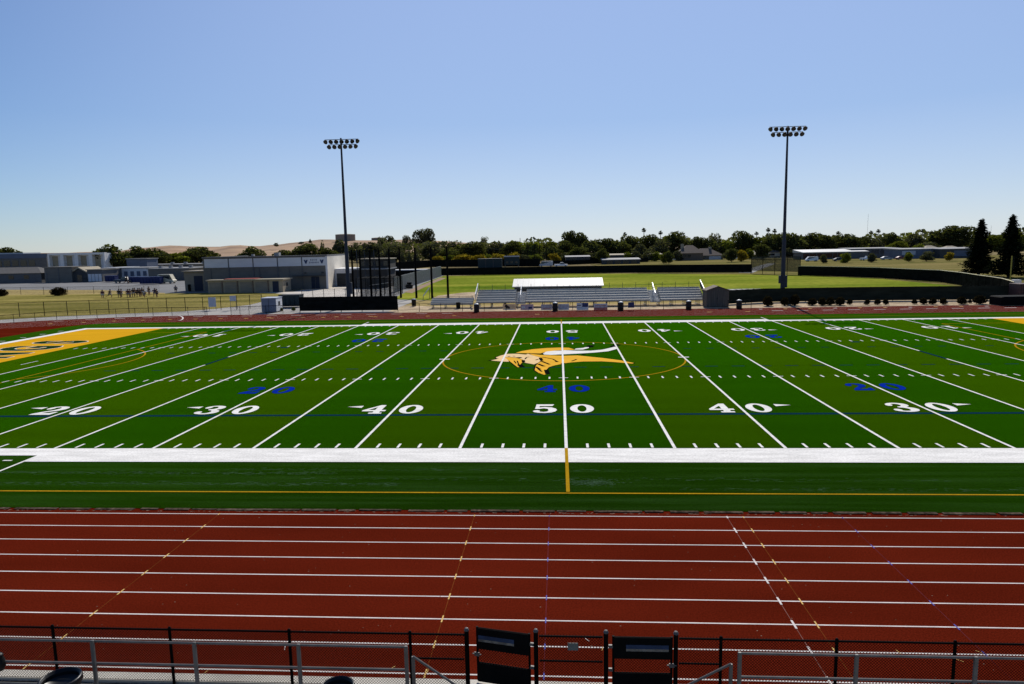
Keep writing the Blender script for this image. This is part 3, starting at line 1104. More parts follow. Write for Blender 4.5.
def gate(label, hinge, rot, width, sgn, strip):
    """leaf runs from the hinge along local x*sgn"""
    t = thing('gate', label, 'gate', (hinge[0], hinge[1], 0), rot)
    X0, X1 = sorted((sgn * 0.06, sgn * (0.06 + width)))
    m = MB()
    for x in (X0, X1):
        m.tube([(x, 0, 0.06), (x, 0, FH + 0.03)], 0.024, 8)
    for z in (0.08, 0.44, 0.76, FH):
        m.tube([(X0, 0, z), (X1, 0, z)], 0.018 if z not in (0.08, FH) else 0.022, 8)
    m.build('gate_frame', M['blackmetal'], t)
    m = MB()
    m.box(X0, X1, -0.030, -0.024, 0.745, FH + 0.012)
    ob = m.build('upper_banner', M['blackmat'], t)
    m = MB()
    a, b = strip
    m.box(a, b, -0.034, -0.031, 0.955, 1.035)
    m.build('blue_strip', mat('banner_blue', (0.022, 0.045, 0.10), 0.6, 0.3, (4, 4, 4)), ob)
    m = MB()
    m.box(a, b, -0.034, -0.031, 0.905, 0.953)
    m.build('tan_strip', mat('banner_tan', (0.20, 0.18, 0.15), 0.6, 0.35, (9, 9, 9)), ob)
    m = MB()
    m.box(X0, X1, -0.030, -0.024, 0.05, 0.45)
    m.build('lower_banner', M['blackmat'], t)
    m = MB()
    wires(m, X0, X1, 0.45, 0.745, 0.03)
    m.build('chain_link_mesh', M['blackmetal'], t)
    for z in (0.5, 0.98):
        m = MB()
        m.box(-0.03, 0.06, -0.02, 0.02, z - 0.03, z + 0.03) if sgn > 0 else m.box(-0.06, 0.03, -0.02, 0.02, z - 0.03, z + 0.03)
        m.build('hinge', M['galv'], t)
    xe = X0 if sgn < 0 else X1
    m = MB()
    m.box(xe - 0.05, xe + 0.05, -0.06, -0.035, 0.60, 0.68)
    m.tube([(xe - 0.09, -0.05, 0.64), (xe + 0.09, -0.05, 0.64)], 0.012, 6)
    m.build('latch', M['galv'], t)
    return t


gate('black banner covered gate standing slightly open towards the track', (-0.83, FY + 0.02), -radians(12), 1.06, -1, (-1.09, -0.36))
gate('black banner covered gate hanging shut in line with the fence', (0.66, FY), 0.0, 1.10, 1, (0.30, 1.10))

# raised bleacher walkway with grey railing
RY, RZ = -18.5, 2.0
DK = 0.93


def deck(label, x0, x1):
    t = thing('walkway_deck', label, 'deck', ((x0 + x1) / 2, RY, 0), 0, 'raised walkways of the home bleachers')
    c = (x0 + x1) / 2
    m = MB()
    for i in range(7):
        m.box(x0 - c, x1 - c, -0.06 - 0.255 * (i + 1), -0.07 - 0.255 * i, DK - 0.05, DK)
    m.build('deck_planks', M['alu'], t)
    x = x0 + 0.1
    while x < x1:
        for yy in (-0.2, -1.6):
            m = MB()
            m.tube([(x - c, yy, -0.1), (x - c, yy, DK - 0.06)], 0.04, 8)
            m.build('leg', M['galv'], t)
        x += 1.83


deck('raised aluminium walkway left of the stair opening', -15.5, -2.82)
deck('raised aluminium walkway right of the stair opening', 2.58, 15.5)


def railing(label, xs_, endpost):
    c = xs_[0]
    t = thing('railing', label, 'railing', (c, RY, 0), 0, 'grey railings of the home bleacher walkway')
    for x in xs_:
        m = MB()
        m.box(x - c - 0.03, x - c + 0.03, -0.025, 0.025, DK - 0.35, RZ + 0.045, bev=0.008)
        m.build('post', M['galv'], t)
    a, b = min(xs_), max(xs_)
    m = MB()
    m.tube([(a - c, 0.045, RZ), (b - c, 0.045, RZ)], 0.021, 8)
    m.build('top_rail', M['galv'], t)
    m = MB()
    m.tube([(a - c, 0.045, RZ - 0.41), (b - c, 0.045, RZ - 0.41)], 0.021, 8)
    m.build('mid_rail', M['galv'], t)
    m = MB()
    m.tube([(a - c, 0.045, RZ - 0.82), (b - c, 0.045, RZ - 0.82)], 0.021, 8)
    m.build('low_rail', M['galv'], t)


railing('grey steel walkway railing left of the stair opening', [-2.85, -4.68, -6.49, -8.30, -10.12, -11.95, -13.8], -2.85)
railing('grey steel walkway railing right of the stair opening', [2.60, 4.43, 6.26, 8.09, 9.92, 11.75, 13.6], 2.60)
for s, x0, lb, p_top, p_bot in ((1, -2.7, 'sloping grey stair handrail left of the gates', (413, 656.5), (454, 684)), (-1, 2.5, 'sloping grey stair handrail right of the gates', (731, 664), (690, 684))):
    Yh = -18.05
    A = atY(*p_top, Yh)
    B = atY(*p_bot, Yh)
    d = B - A
    C_ = A + d * 1.75
    t = thing('handrail', lb, 'handrail', (A.x, Yh, 0), 0, 'stair handrails by the gates')
    m = MB()
    m.tube([(0, 0, A.z), (C_.x - A.x, 0, C_.z)], 0.021, 8)
    m.build('rail', M['galv'], t)
    for f in (0.0, 0.85):
        m = MB()
        P = A + (C_ - A) * f
        m.box(P.x - A.x - 0.028, P.x - A.x + 0.028, -0.022, 0.022, -0.1, P.z, bev=0.006)
        m.build('post', M['galv'], t)

# round black bins on the walkway and the bundle on the rail
tb_ = thing('trash_bin', 'round black trash bin behind the far left railing', 'trash bin', (0, 0, 0), 0, 'black bins on the home walkway')
m = MB()
m.lathe([(0.22, 0), (0.24, 0.02), (0.285, 0.70), (0.31, 0.72), (0.315, 0.76), (0.285, 0.765), (0.27, 0.70), (0.22, 0.1), (0, 0.09)], 28)
m.build('body', M['binblack'], tb_, smooth=True)
m = MB()
m.lathe([(0.318, 0.66), (0.325, 0.68), (0.322, 0.745), (0.316, 0.762), (0.300, 0.772), (0.28, 0.768), (0.262, 0.60)], 28)
m.build('liner', mat('black_bin_liner', (0.006, 0.006, 0.006), 0.35, 0.2, spec=0.3), tb_, smooth=True)
pb = Proto(tb_)
P1 = g(60, 678, DK + 0.76)
pb.put((P1.x, P1.y, DK), 0.3, scale=(1, 1, 1))
P2 = g(337, 686, DK + 0.76)
pb.put((P2.x, P2.y, DK), 1.3, 'round black trash bin behind the railing left of the gates', scale=(0.86, 0.86, 1))
P3 = atY(1, 661, RY + 0.03)
m = MB()
m.lathe([(0, -0.17), (0.07, -0.15), (0.105, -0.07), (0.10, 0.02), (0.07, 0.09), (0.085, 0.12), (0.06, 0.15), (0, 0.16)], 14)
o = tag(m.build('bundle', M['binblack'], smooth=True), 'small black bundle tied to the grey railing at the far left', 'bundle')
o.location = (P3.x - 0.02, RY + 0.0, P3.z)

# ================================================================== LIGHT POLES
def light_pole(label, pbase, ytop, row1, row2, Yp, box_side):
    B = atY(pbase[0], pbase[1], Yp)
    ztop = atY(row1[0] * 0.5 + row1[1] * 0.5, ytop, Yp).z
    t = thing('light_pole', label, 'light pole', (B.x, Yp, 0), 0, 'stadium light poles beyond the far straight')
    m = MB()
    m.tube([(0, 0, -0.1), (0, 0, ztop * 0.35), (0, 0, ztop * 0.36), (0, 0, ztop)], [0.34, 0.27, 0.23, 0.12], 14)
    m.build('pole', M['poledark'], t)
    for row, nl in ((row1, 7), (row2, 6)):
        a = atY(row[0], row[2], Yp)
        b = atY(row[1], row[2], Yp)
        zc = (a.z + b.z) / 2
        m = MB()
        m.box(a.x - B.x - 0.2, b.x - B.x + 0.2, -0.24, -0.16, zc + 0.22, zc + 0.30)
        m.build('crossarm', M['lampbody'], t)
        for i in range(nl):
            x = a.x - B.x + (b.x - a.x) * i / (nl - 1)
            yaw = radians((i - (nl - 1) / 2) * 13) - B.x * 0.012
            R = Matrix.Rotation(yaw, 4, 'Z') @ Matrix.Rotation(radians(128), 4, 'X')
            m = MB()
            q = [(0.10, -0.22), (0.17, -0.12), (0.29, 0.04), (0.33, 0.20), (0.30, 0.21), (0, 0.17)]
            tmp = MB().lathe(q, 14)
            m.raw([R @ Vector(v) + Vector((x, -0.28, zc)) for v in tmp.v], tmp.f)
            lo = m.build('floodlight', M['lampbody'], t, smooth=True)
            tmp = MB().lathe([(0, 0.215), (0.27, 0.225), (0, 0.235)], 12)
            m = MB()
            m.raw([R @ Vector(v) + Vector((x, -0.28, zc)) for v in tmp.v], tmp.f)
            m.build('lens', M['lampglass'], lo)
    m = MB()
    for s in box_side:
        m.box(s * 0.34 - 0.24, s * 0.34 + 0.24, -0.2, 0.2, 2.0 if s > 0 else 2.6, 3.7, bev=0.03)
    m.build('ballast_box', M['poledark'], t)


YP = 75.0
light_pole('tall stadium light pole beside the white gym', (348.8, 298), 138.0, (326.5, 357.5, 141.5), (330, 355.8, 146.6), YP, (1,))
light_pole('tall stadium light pole among bushes before the dark windscreen', (782.3, 298), 126.0, (770.5, 804, 128.8), (773, 801, 134.3), YP, (-1, 1))


# ================================================================== FAR FENCES
def fence_run(name, label, pts, h, postgap, fabric, railr=0.025, postr=0.03, group=None, toprail=True, post_mat='blackmetal', extra=0.05, fz0=0.03, fz1=None, thick=0.0, poles_at=None, cap=None):
    """fence along ground points; ONE thing with its posts as parts"""
    O = Vector((pts[0].x, pts[0].y, 0))
    t = thing(name, label, 'fence', O, 0, group)
    P = [Vector((p.x, p.y, 0)) - O for p in pts]
    fz1 = fz1 or h
    if fabric:
        m = MB()
        for a, b in zip(P, P[1:]):
            d = (b - a).normalized()
            nn = Vector((-d.y, d.x, 0)) * (thick / 2)
            if thick > 0:
                vs_ = []
                for z in (fz0, fz1):
                    vs_ += [a - nn + Vector((0, 0, z)), b - nn + Vector((0, 0, z)), b + nn + Vector((0, 0, z)), a + nn + Vector((0, 0, z))]
                m.raw(vs_, [(3, 2, 1, 0), (4, 5, 6, 7), (0, 1, 5, 4), (1, 2, 6, 5), (2, 3, 7, 6), (3, 0, 4, 7)])
            else:
                m.face([a + Vector((0, 0, fz0)), b + Vector((0, 0, fz0)), b + Vector((0, 0, fz1)), a + Vector((0, 0, fz1))])
        m.build('windscreen' if thick > 0 else 'chain_link_mesh', M[fabric], t)
    if toprail:
        m = MB()
        m.tube([p + Vector((0, 0, h)) for p in P], railr, 6)
        m.build('top_rail', M[cap or post_mat], t)
    tot = 0
    pos = []
    if poles_at is None:
        for a, b in zip(P, P[1:]):
            L = (b - a).length
            while tot <= L:
                pos.append(a + (b - a) * (tot / L))
                tot += postgap
            tot -= L
    else:
        pos = [Vector((q.x, q.y, 0)) - O for q in poles_at]
    for p in pos[:100]:
        m = MB()
        m.tube([p + Vector((0, 0.05, -0.05)), p + Vector((0, 0.05, h + extra))], postr, 7)
        m.build('post', M[post_mat], t)
    return t


fg = 'low black fences along the far edge of the track'
fence_run('chain_link_fence', 'low black chain link fence between the red track and the practice lawn', [g(x, y) for x, y in ((-260, 347), (-120, 334), (13.7, 323), (56.6, 319.6), (97, 317.8), (135, 316.2), (172, 315.3), (207, 315))], 1.1, 3.1, 'chainblk', group=fg, poles_at=[g(x, y) for x, y in ((-90, 331.5), (-55, 328.5), (-20, 325.8), (13.7, 323), (35, 321.2), (56.6, 319.6), (76.8, 318.6), (97, 317.8), (116, 317), (135, 316.2), (153, 315.7), (172, 315.3), (188, 315.1), (205, 315), (207, 315))], railr=0.035)
fence_run('chain_link_fence', 'low black chain link fence from the path opening to the dark windscreen', [g(x, y) for x, y in ((231, 315), (249, 314.4), (300, 312.8))], 1.1, 3, 'chainblk', group=fg, poles_at=[g(x, y) for x, y in ((231, 315), (240, 314.7), (249, 314.4), (266, 313.8), (283, 313.2), (300, 312.8))], railr=0.035)
fence_run('chain_link_fence', 'taller chain link fence across the near edge of the practice lawn', [g(x, y) for x, y in ((-200, 331), (19.5, 317), (67.4, 315), (109, 313.5), (148, 312.2), (185, 311), (222, 309.5), (246, 308.5), (262, 307.6))], 2.0, 3, 'chain', poles_at=[g(x, y) for x, y in ((-62, 321.8), (-34, 320), (-7, 318.6), (19.5, 317), (44.5, 316), (67.4, 315), (90, 314.2), (109, 313.5), (129, 312.8), (148.4, 312.2), (167, 311.6), (185.5, 311), (203, 310.4), (221, 309.6), (237, 308.8), (250, 308.2), (262, 307.6))], postr=0.045, railr=0.03)
fence_run('chain_link_fence', 'faint chain link fence along the far edge of the practice lawn', [g(x, y) for x, y in ((-60, 296.2), (20, 294.6), (60, 294.3), (105, 293.6), (160, 293))], 1.6, 6, 'chain', railr=0.025, postr=0.04)

# signs hung on the lawn fence
for (x0, x1, y0, y1, lb) in ((208.0, 216.2, 297.4, 306.8, 'tall pale grey panel hung on the lawn fence, larger of the two'), (229.5, 236, 295.8, 301, 'small pale panel hung on the lawn fence right of the larger one')):
    Yp = g((x0 + x1) / 2, 310).y - 0.12
    A, B = atY(x0, y0, Yp), atY(x1, y1, Yp)
    t = thing('fence_sign', lb, 'sign', ((A.x + B.x) / 2, Yp, 0), 0)
    m = MB()
    w2, zc0, zc1 = (B.x - A.x) / 2, B.z, A.z
    m.box(-w2, w2, -0.015, 0.015, zc0, zc1)
    m.build('panel', M['sign'], t)
    m = MB()
    for s in (-1, 1):
        m.tube([(s * w2 * 0.9, 0.06, -0.05), (s * w2 * 0.9, 0.06, zc1)], 0.03, 6)
    m.build('stake', M['galv'], t)

# dark windscreen fence beside the path (left of the bleachers)
fence_run('windscreen_fence', 'black windscreen fence below the batting nets left of the bleachers', [g(300, 312), g(398, 311)], hgt(350, 311.5, 296.6), 3.0, 'windscreen', thick=0.04, fz0=0.14, group=None, postr=0.05)
fence_run('windscreen_fence', 'long dark green windscreen fence behind the row of bushes', [g(x, y) for x, y in ((728, 304), (765, 302), (864, 300.6), (1012, 299.5), (1160, 298.4))], hgt(900, 300, 286.5), 3.0, 'windgreen', thick=0.04, postr=0.05)
of = fence_run('outfield_fence', 'long black outfield fence across the far side of the baseball grass', [g(x, y) for x, y in ((441, 275.6), (500, 275.0), (560, 273.9), (640, 272.8), (752, 272.4))], hgt(560, 273.9, 266.3), 3.5, 'windscreen', thick=0.05, postr=0.05)
fence_run('outfield_fence', 'black outfield fence curving round the right field with a pale top cap', [g(x, y) for x, y in ((798, 275.5), (840, 276.6), (880, 278.2), (915, 280.6), (940, 282.2), (960, 285.3), (977, 289), (990, 291.4), (1001, 293.8), (1008, 296.5), (1013, 299))], 2.35, 3.5, 'windscreen', thick=0.05, postr=0.05, cap='yellowcap', railr=0.06)
fence_run('back_fence', 'black windscreen fence on the far side of the road behind left field', [g(x, y) for x, y in ((385, 271.5), (430, 267.2), (470, 267), (540, 266.5))], 3.2, 4, 'windscreen', thick=0.05, postr=0.05)
# bullpen slat fence running away from camera
fence_run('slat_fence', 'pale grey slatted fence along the dirt edge of left field', [g(395, 292.5), g(416, 284.5), (g(441, 276.2))], 3.0, 1.6, 'greywall', thick=0.06, post_mat='alu', postr=0.12)
# big mesh screen in centre field
A, B = g(751, 273.6), g(800, 275.2)
hs = hgt(775, 274.4, 256.6)
d = B - A
t = thing('shade_screen', 'tall dark green see-through mesh screen standing in the outfield fence', 'screen', A, atan2(d.y, d.x))
m = MB()
for i in range(5):
    x = d.length * i / 4
    m.tube([(x, 0, -0.05), (x, 0, hs)], 0.07, 8)
for z in (hs, hs * 0.82, 0.9):
    m.tube([(0, 0, z), (d.length, 0, z)], 0.06, 6)
m.build('frame', M['blackmetal'], t)
m = MB()
m.face([(0, 0.03, 0.9), (d.length, 0.03, 0.9), (d.length, 0.03, hs), (0, 0.03, hs)])
m.build('mesh', M['screen'], t)
struct('farm_path', sheet([(738, 272.6), (757, 266.2), (768, 263.2), (776, 263.4), (764, 268), (752, 273)], -0.02), M['asphalt'])

# tall netting poles
npx = [(353.8, 249.8, 299), (361.7, 249.6, 298.6), (371.6, 249.4, 298.2), (380.8, 249, 297.8), (390.6, 249, 297.5), (401, 247.6, 297.6), (416.5, 247.6, 297.8), (432.2, 246.8, 298.2), (448.2, 246.8, 298.8)]
P0 = [g(x, yb) for x, yt, yb in npx]
t = thing('ball_net', 'tall black ball stop net on nine poles left of the bleachers', 'net', P0[0])
for p, (x, yt, yb) in zip(P0, npx):
    m = MB()
    q = p - P0[0]
    m.tube([(q.x, q.y, -0.1), (q.x, q.y, hgt(x, yb, yt))], [0.20, 0.16], 8)
    m.build('pole', M['blackmetal'], t)
m = MB()
for a, b in zip(P0[:5], P0[1:5]):
    a, b = a - P0[0], b - P0[0]
    m.face([(a.x, a.y, 0.1), (b.x, b.y, 0.1), (b.x, b.y, 7.6), (a.x, a.y, 7.6)])
m.build('netting', M['net'], t)
npx2 = [(358.4, 250.5, 292), (366, 250.2, 291.4), (375.5, 250, 291)]
P0 = [g(x, yb) for x, yt, yb in npx2]
t = thing('ball_net', 'slim grey poles with netting just behind the tall black ball net', 'net', P0[0])
for p, (x, yt, yb) in zip(P0, npx2):
    m = MB()
    q = p - P0[0]
    m.tube([(q.x, q.y, -0.1), (q.x, q.y, hgt(x, yb, yt))], 0.08, 8)
    m.build('pole', M['poledark'], t)
m = MB()
for a, b in zip(P0, P0[1:]):
    a, b = a - P0[0], b - P0[0]
    m.face([(a.x, a.y, 0.1), (b.x, b.y, 0.1), (b.x, b.y, 8.0), (a.x, a.y, 8.0)])
m.build('netting', M['net'], t)
npx3 = [(520.5, 238, 264.5), (527.5, 243, 264.5), (534.5, 244, 264.5), (540, 243, 264.5), (544, 242, 264.5), (546.5, 238, 264.5)]
P0 = [g(x, yb) for x, yt, yb in npx3]
t = thing('ball_net', 'row of tall dark net poles behind the outfield scoreboard', 'net', P0[0])
for p, (x, yt, yb) in zip(P0, npx3):
    m = MB()
    q = p - P0[0]
    m.tube([(q.x, q.y, -0.1), (q.x, q.y, hgt(x, yb, yt))], 0.14, 6)
    m.build('pole', M['blackmetal'], t)
m = MB()
a, b = P0[0] - P0[0], P0[-1] - P0[0]
m.face([(a.x, a.y, 0.1), (b.x, b.y, 0.1), (b.x, b.y, 9.0), (a.x, a.y, 9.0)])
m.build('netting', M['net'], t)

# ================================================================== FAR BLEACHERS
def bleacher(label, pl, pr, rows, aisles, step, rise, first, end_rails=True, back=1.0):
    A, ang, W = facing(pl, pr, 0.0)
    t = thing('bleacher', label, 'bleacher', A, ang, 'aluminium bleachers beyond the track')
    cuts = [0.0] + [c for a in aisles for c in (a[0] * W, a[1] * W)] + [W]
    secs = [(cuts[i], cuts[i + 1]) for i in range(0, len(cuts), 2)]
    for r in range(rows):
        z, y = first + rise * r, step * r
        for a, b in secs:
            m = MB()
            m.box(a, b, y, y + 0.26, z - 0.05, z)
            m.box(a, b, y + 0.02, y + 0.06, z - rise * 0.72, z - 0.052)
            m.build('seat', M['alu'], t)
            m = MB()
            m.box(a, b, y + 0.262, y + step - 0.012, z - 0.30, z - 0.26)
            m.box(a, b, y + step - 0.01, y + step + 0.018, z - 0.33, z + rise - 0.055)
            m.build('footboard', M['alu'], t)
    m = MB()
    x = 0.3
    while x < W:
        m.box(x - 0.03, x + 0.03, 0.05, step * rows, 0.0, 0.08)
        for r in range(rows):
            z, y = first + rise * r, step * r + 0.12
            m.box(x - 0.025, x + 0.025, y - 0.025, y + 0.025, 0.08, z - 0.051)
        x += 1.83
    m.box(0.2, W - 0.2, 0.10, 0.14, 0.081, 0.14)
    m.build('understructure', M['galv'], t)
    m = MB()
    yb, zt = step * rows, first + rise * (rows - 1)
    x = 0.15
    while x < W:
        m.tube([(x, yb + 0.05, 0), (x, yb + 0.05, zt + back)], 0.03, 6)
        x += 1.9
    for z in (zt + 0.35, zt + back * 0.62):
        m.tube([(0.1, yb + 0.05, z), (W - 0.1, yb + 0.05, z)], 0.018, 6)
    m.build('back_rail', M['poledark'], t)
    if end_rails:
        for s, x in ((-1, -0.06), (1, W + 0.06)):
            m = MB()
            prof = [(0.0, first + 0.15), (yb, zt + 0.35), (yb, zt + back + 0.15), (0.0, first + 1.0)]
            m.prism(prof, x - 0.02, x + 0.02)
            m.build('end_panel', M['alu'] if s < 0 else M['darkwall'], t)
            m = MB()
            m.tube([(x, 0, first + 1.02), (x, yb, zt + back + 0.18)], 0.06, 6)
            m.build('end_handrail', M['alushiny'], t)
    for a in aisles:
        c = (a[0] + a[1]) / 2 * W
        wd = (a[1] - a[0]) * W
        m = MB()
        for r in range(rows * 2):
            m.box(c - wd / 2 + 0.03, c + wd / 2 - 0.03, step * r / 2 - 0.1, step * r / 2 + step / 2 - 0.102, max(0.02, first - rise * 1.6 + rise * r / 2), first - rise + rise * r / 2)
        m.build('aisle_steps', M['alu'], t)
        m = MB()
        for y0, y1 in ((0.15, step * rows * 0.42), (step * rows * 0.52, step * rows * 0.9)):
            za, zb = first + rise * y0 / step, first + rise * y1 / step
            m.tube([(c, y0, za - 0.2), (c, y0, za + 0.78), (c, y1, zb + 0.78), (c, y1, zb - 0.2)], 0.055, 6)
        m.build('aisle_handrail', M['alushiny'], t)
    return A, ang, W


bleacher('long silver bleacher with two stepped aisles facing the field', (476, 308), (704.5, 305.2), 5, ((0.175, 0.222), (0.765, 0.812)), 0.74, 0.29, 0.95)
bleacher('low silver bleacher left of the long one', (430, 308.6), (472.5, 307.8), 3, (), 0.7, 0.22, 0.75, end_rails=False, back=0.45)
fence_run('pipe_fence', 'low pipe fence hung with banners before the silver bleachers', [g(398, 311.6), g(704, 308.6)], 1.05, 3.0, None, railr=0.03, postr=0.035)
fence_run('pipe_fence', 'low pipe fence right of the shed by the track', [g(728, 308.6), g(752, 308.2)], 1.05, 3.0, None, railr=0.03, postr=0.035)


def px_panel(x0, x1, y0, y1, yfoot):
    Yp = g((x0 + x1) / 2, yfoot).y
    A, B = atY(x0, y0, Yp), atY(x1, y1, Yp)
    return A, B, Yp


def banner(x0, x1, y0, y1, label, base, marks):
    A, B, Yp = px_panel(x0, x1, y0, y1, 310.4)
    Yp -= 0.08
    w2 = (B.x - A.x) / 2
    t = thing('banner', label, 'banner', ((A.x + B.x) / 2, Yp, 0), 0, 'banners tied to the pipe fence')
    z0, z1 = max(0.06, B.z), A.z
    m = MB()
    m.box(-w2, w2, -0.006, 0.006, z0, z1)
    m.build('cloth', base, t)
    for i, (pts, mm) in enumerate(marks):
        m = MB()
        q = [(-w2 + u * 2 * w2, -0.009 - 0.001 * i, z0 + v * (z1 - z0)) for u, v in pts]
        m.face(q)
        m.build('print', mm, t)


tanb = mat('tan_banner', (0.85, 0.58, 0.32), 0.7, 0.1)
pinkb = mat('faded_pink_banner', (0.62, 0.42, 0.42), 0.7, 0.3, (5, 5, 5))
greyb = mat('grey_pink_banner', (0.60, 0.50, 0.49), 0.7, 0.2, (3, 3, 3))
greyb2 = mat('pale_grey_banner', (0.70, 0.66, 0.63), 0.7, 0.2, (3, 3, 3))
whiteb = mat('white_banner', (0.82, 0.80, 0.76), 0.7, 0.1)
redb = mat('red_banner', (0.60, 0.20, 0.16), 0.7, 0.2, (3, 3, 3))
navyb = mat('navy_banner', (0.05, 0.06, 0.15), 0.7, 0.15)
darkb = mat('dark_print', (0.05, 0.03, 0.03), 0.7, 0.1)
sq = lambda a, b, c, d: [(a, c), (b, c), (b, d), (a, d)]
banner(502.8, 516.2, 304.2, 311, 'tan banner with a dark wing shape, leftmost on the fence', tanb, [([(0.15, 0.85), (0.3, 0.9), (0.55, 0.45), (0.5, 0.2), (0.35, 0.25), (0.15, 0.5)], darkb), (sq(0.05, 0.95, 0.02, 0.12), whiteb)])
banner(520.6, 533.6, 304.4, 311, 'faded pink and grey patterned banner under the left aisle', pinkb, [(sq(0.1, 0.35, 0.3, 0.7), greyb2), (sq(0.6, 0.9, 0.2, 0.6), navyb)])
banner(541, 552.4, 304.4, 310.8, 'grey pink banner left of a dark barrel', greyb, [(sq(0.1, 0.9, 0.55, 0.7), greyb2), (sq(0.2, 0.8, 0.25, 0.35), redb)])
banner(558, 569, 304, 310.8, 'pale grey banner right of a dark barrel', greyb2, [(sq(0.08, 0.9, 0.62, 0.74), greyb), (sq(0.08, 0.8, 0.3, 0.42), greyb)])
banner(576.6, 588.4, 302.8, 310.2, 'white banner with a navy block in its upper right', whiteb, [(sq(0.48, 0.98, 0.42, 0.97), navyb), (sq(0.05, 0.4, 0.6, 0.7), darkb), (sq(0.05, 0.4, 0.3, 0.4), greyb)])
banner(593.8, 607.4, 303.6, 310.8, 'white over red banner, longest of the row', greyb2, [(sq(0, 1, 0.0, 0.4), redb), (sq(0.1, 0.9, 0.6, 0.72), redb)])
banner(628, 634.2, 302.2, 307.6, 'small square dark banner right of the red one', navyb, [(sq(0.1, 0.9, 0.1, 0.2), darkb)])


# dark barrels
t = thing('trash_barrel', 'dark barrel at the left end of the long bleacher', 'barrel', (0, 0, 0), 0, 'dark barrels along the far edge of the track')
m = MB()
m.lathe([(0.33, 0), (0.36, 0.03), (0.36, 0.36), (0.375, 0.38), (0.36, 0.40), (0.36, 0.72), (0.375, 0.74), (0.36, 0.76), (0.365, 1.02), (0.38, 1.04), (0.34, 1.045), (0.32, 0.95), (0, 0.94)], 18)
m.build('body', M['brownbin'], t, smooth=True)
m = MB()
m.lathe([(0.36, 1.046), (0.30, 1.09), (0.20, 1.17), (0.08, 1.20), (0, 1.19)], 14)
m.build('bag', M['bag'], t, smooth=True)
pr_ = Proto(t)
for x, yb, lb in ((476.6, 312.2, None), (555.2, 311, 'dark barrel between the two grey banners'), (620.8, 310.4, 'dark barrel with a pale bag right of the red banner'), (688.6, 309.4, 'dark barrel near the right end of the long bleacher'), (739, 308.6, 'dark barrel in the dirt right of the shed')):
    pr_.put(g(x, yb), x, lb)
t = thing('trash_barrel', 'small black barrel in front of the low left bleacher', 'barrel', g(458.3, 308.4), 0, 'dark barrels along the far edge of the track')
m = MB()
m.lathe([(0.27, 0), (0.30, 0.03), (0.31, 0.8), (0.33, 0.82), (0.33, 0.87), (0.28, 0.88), (0.26, 0.8), (0, 0.78)], 16)
m.build('body', M['binblack'], t, smooth=True)
t = thing('trash_barrel', 'black barrel with a grey lid by the gap left of the bleachers', 'barrel', g(414, 306), 0, 'dark barrels along the far edge of the track')
m = MB()
m.lathe([(0.3, 0), (0.34, 0.03), (0.35, 0.9), (0.37, 0.95), (0.2, 1.0), (0, 1.02)], 16)
m.build('body', M['binblack'], t, smooth=True)
m = MB()
m.lathe([(0.36, 0.98), (0.30, 1.06), (0.1, 1.1), (0, 1.1)], 12)
m.build('lid', M['sign'], t, smooth=True)

# tool shed
A, ang, W = facing((706.4, 307.0), (728.8, 306.4), 0.0)
hs = hgt(717, 306.7, 290.5)
hr = hgt(717, 306.7, 286.6)
t = thing('tool_shed', 'small grey brown gabled shed at the right end of the long bleacher', 'shed', A, ang)
m = MB()
m.prism([(0, 0), (2.6, 0), (2.6, 0), (2.6, 0)][:2] + [(2.6, hs), (0, hs)], 0, W)
m.raw([(0, 0, hs), (W, 0, hs), (W / 2, 0, hr), (0, 2.6, hs), (W, 2.6, hs), (W / 2, 2.6, hr)], [(0, 1, 2), (4, 3, 5)])
m.build('walls', M['shedwall'], t)
m = MB()
for s in (0, 1):
    xa = -0.12 if s == 0 else W + 0.12
    k = (hr - hs) / (W / 2)
    m.raw([(xa, -0.15, hs - 0.12 * k + 0.02), (W / 2, -0.15, hr + 0.03), (W / 2, 2.75, hr + 0.03), (xa, 2.75, hs - 0.12 * k + 0.02),
           (xa, -0.15, hs - 0.12 * k + 0.09), (W / 2, -0.15, hr + 0.10), (W / 2, 2.75, hr + 0.10), (xa, 2.75, hs - 0.12 * k + 0.09)],
          [(0, 1, 2, 3), (7, 6, 5, 4), (0, 4, 5, 1), (1, 5, 6, 2), (2, 6, 7, 3), (3, 7, 4, 0)])
m.build('roof', M['shingle'], t)
for a, b in ((0.47, 0.495), (0.505, 0.53)):
    pass
m = MB()
m.box(W * 0.10, W * 0.492, -0.04, -0.005, 0.08, hs * 0.93)
m.build('door', M['shedwall'], t)
m = MB()
m.box(W * 0.508, W * 0.90, -0.04, -0.005, 0.08, hs * 0.93)
m.build('door', M['shedwall'], t)
m = MB()
m.box(W * 0.478, W * 0.486, -0.075, -0.041, 1.0, 1.25)
m.build('latch', M['blackmetal'], t)

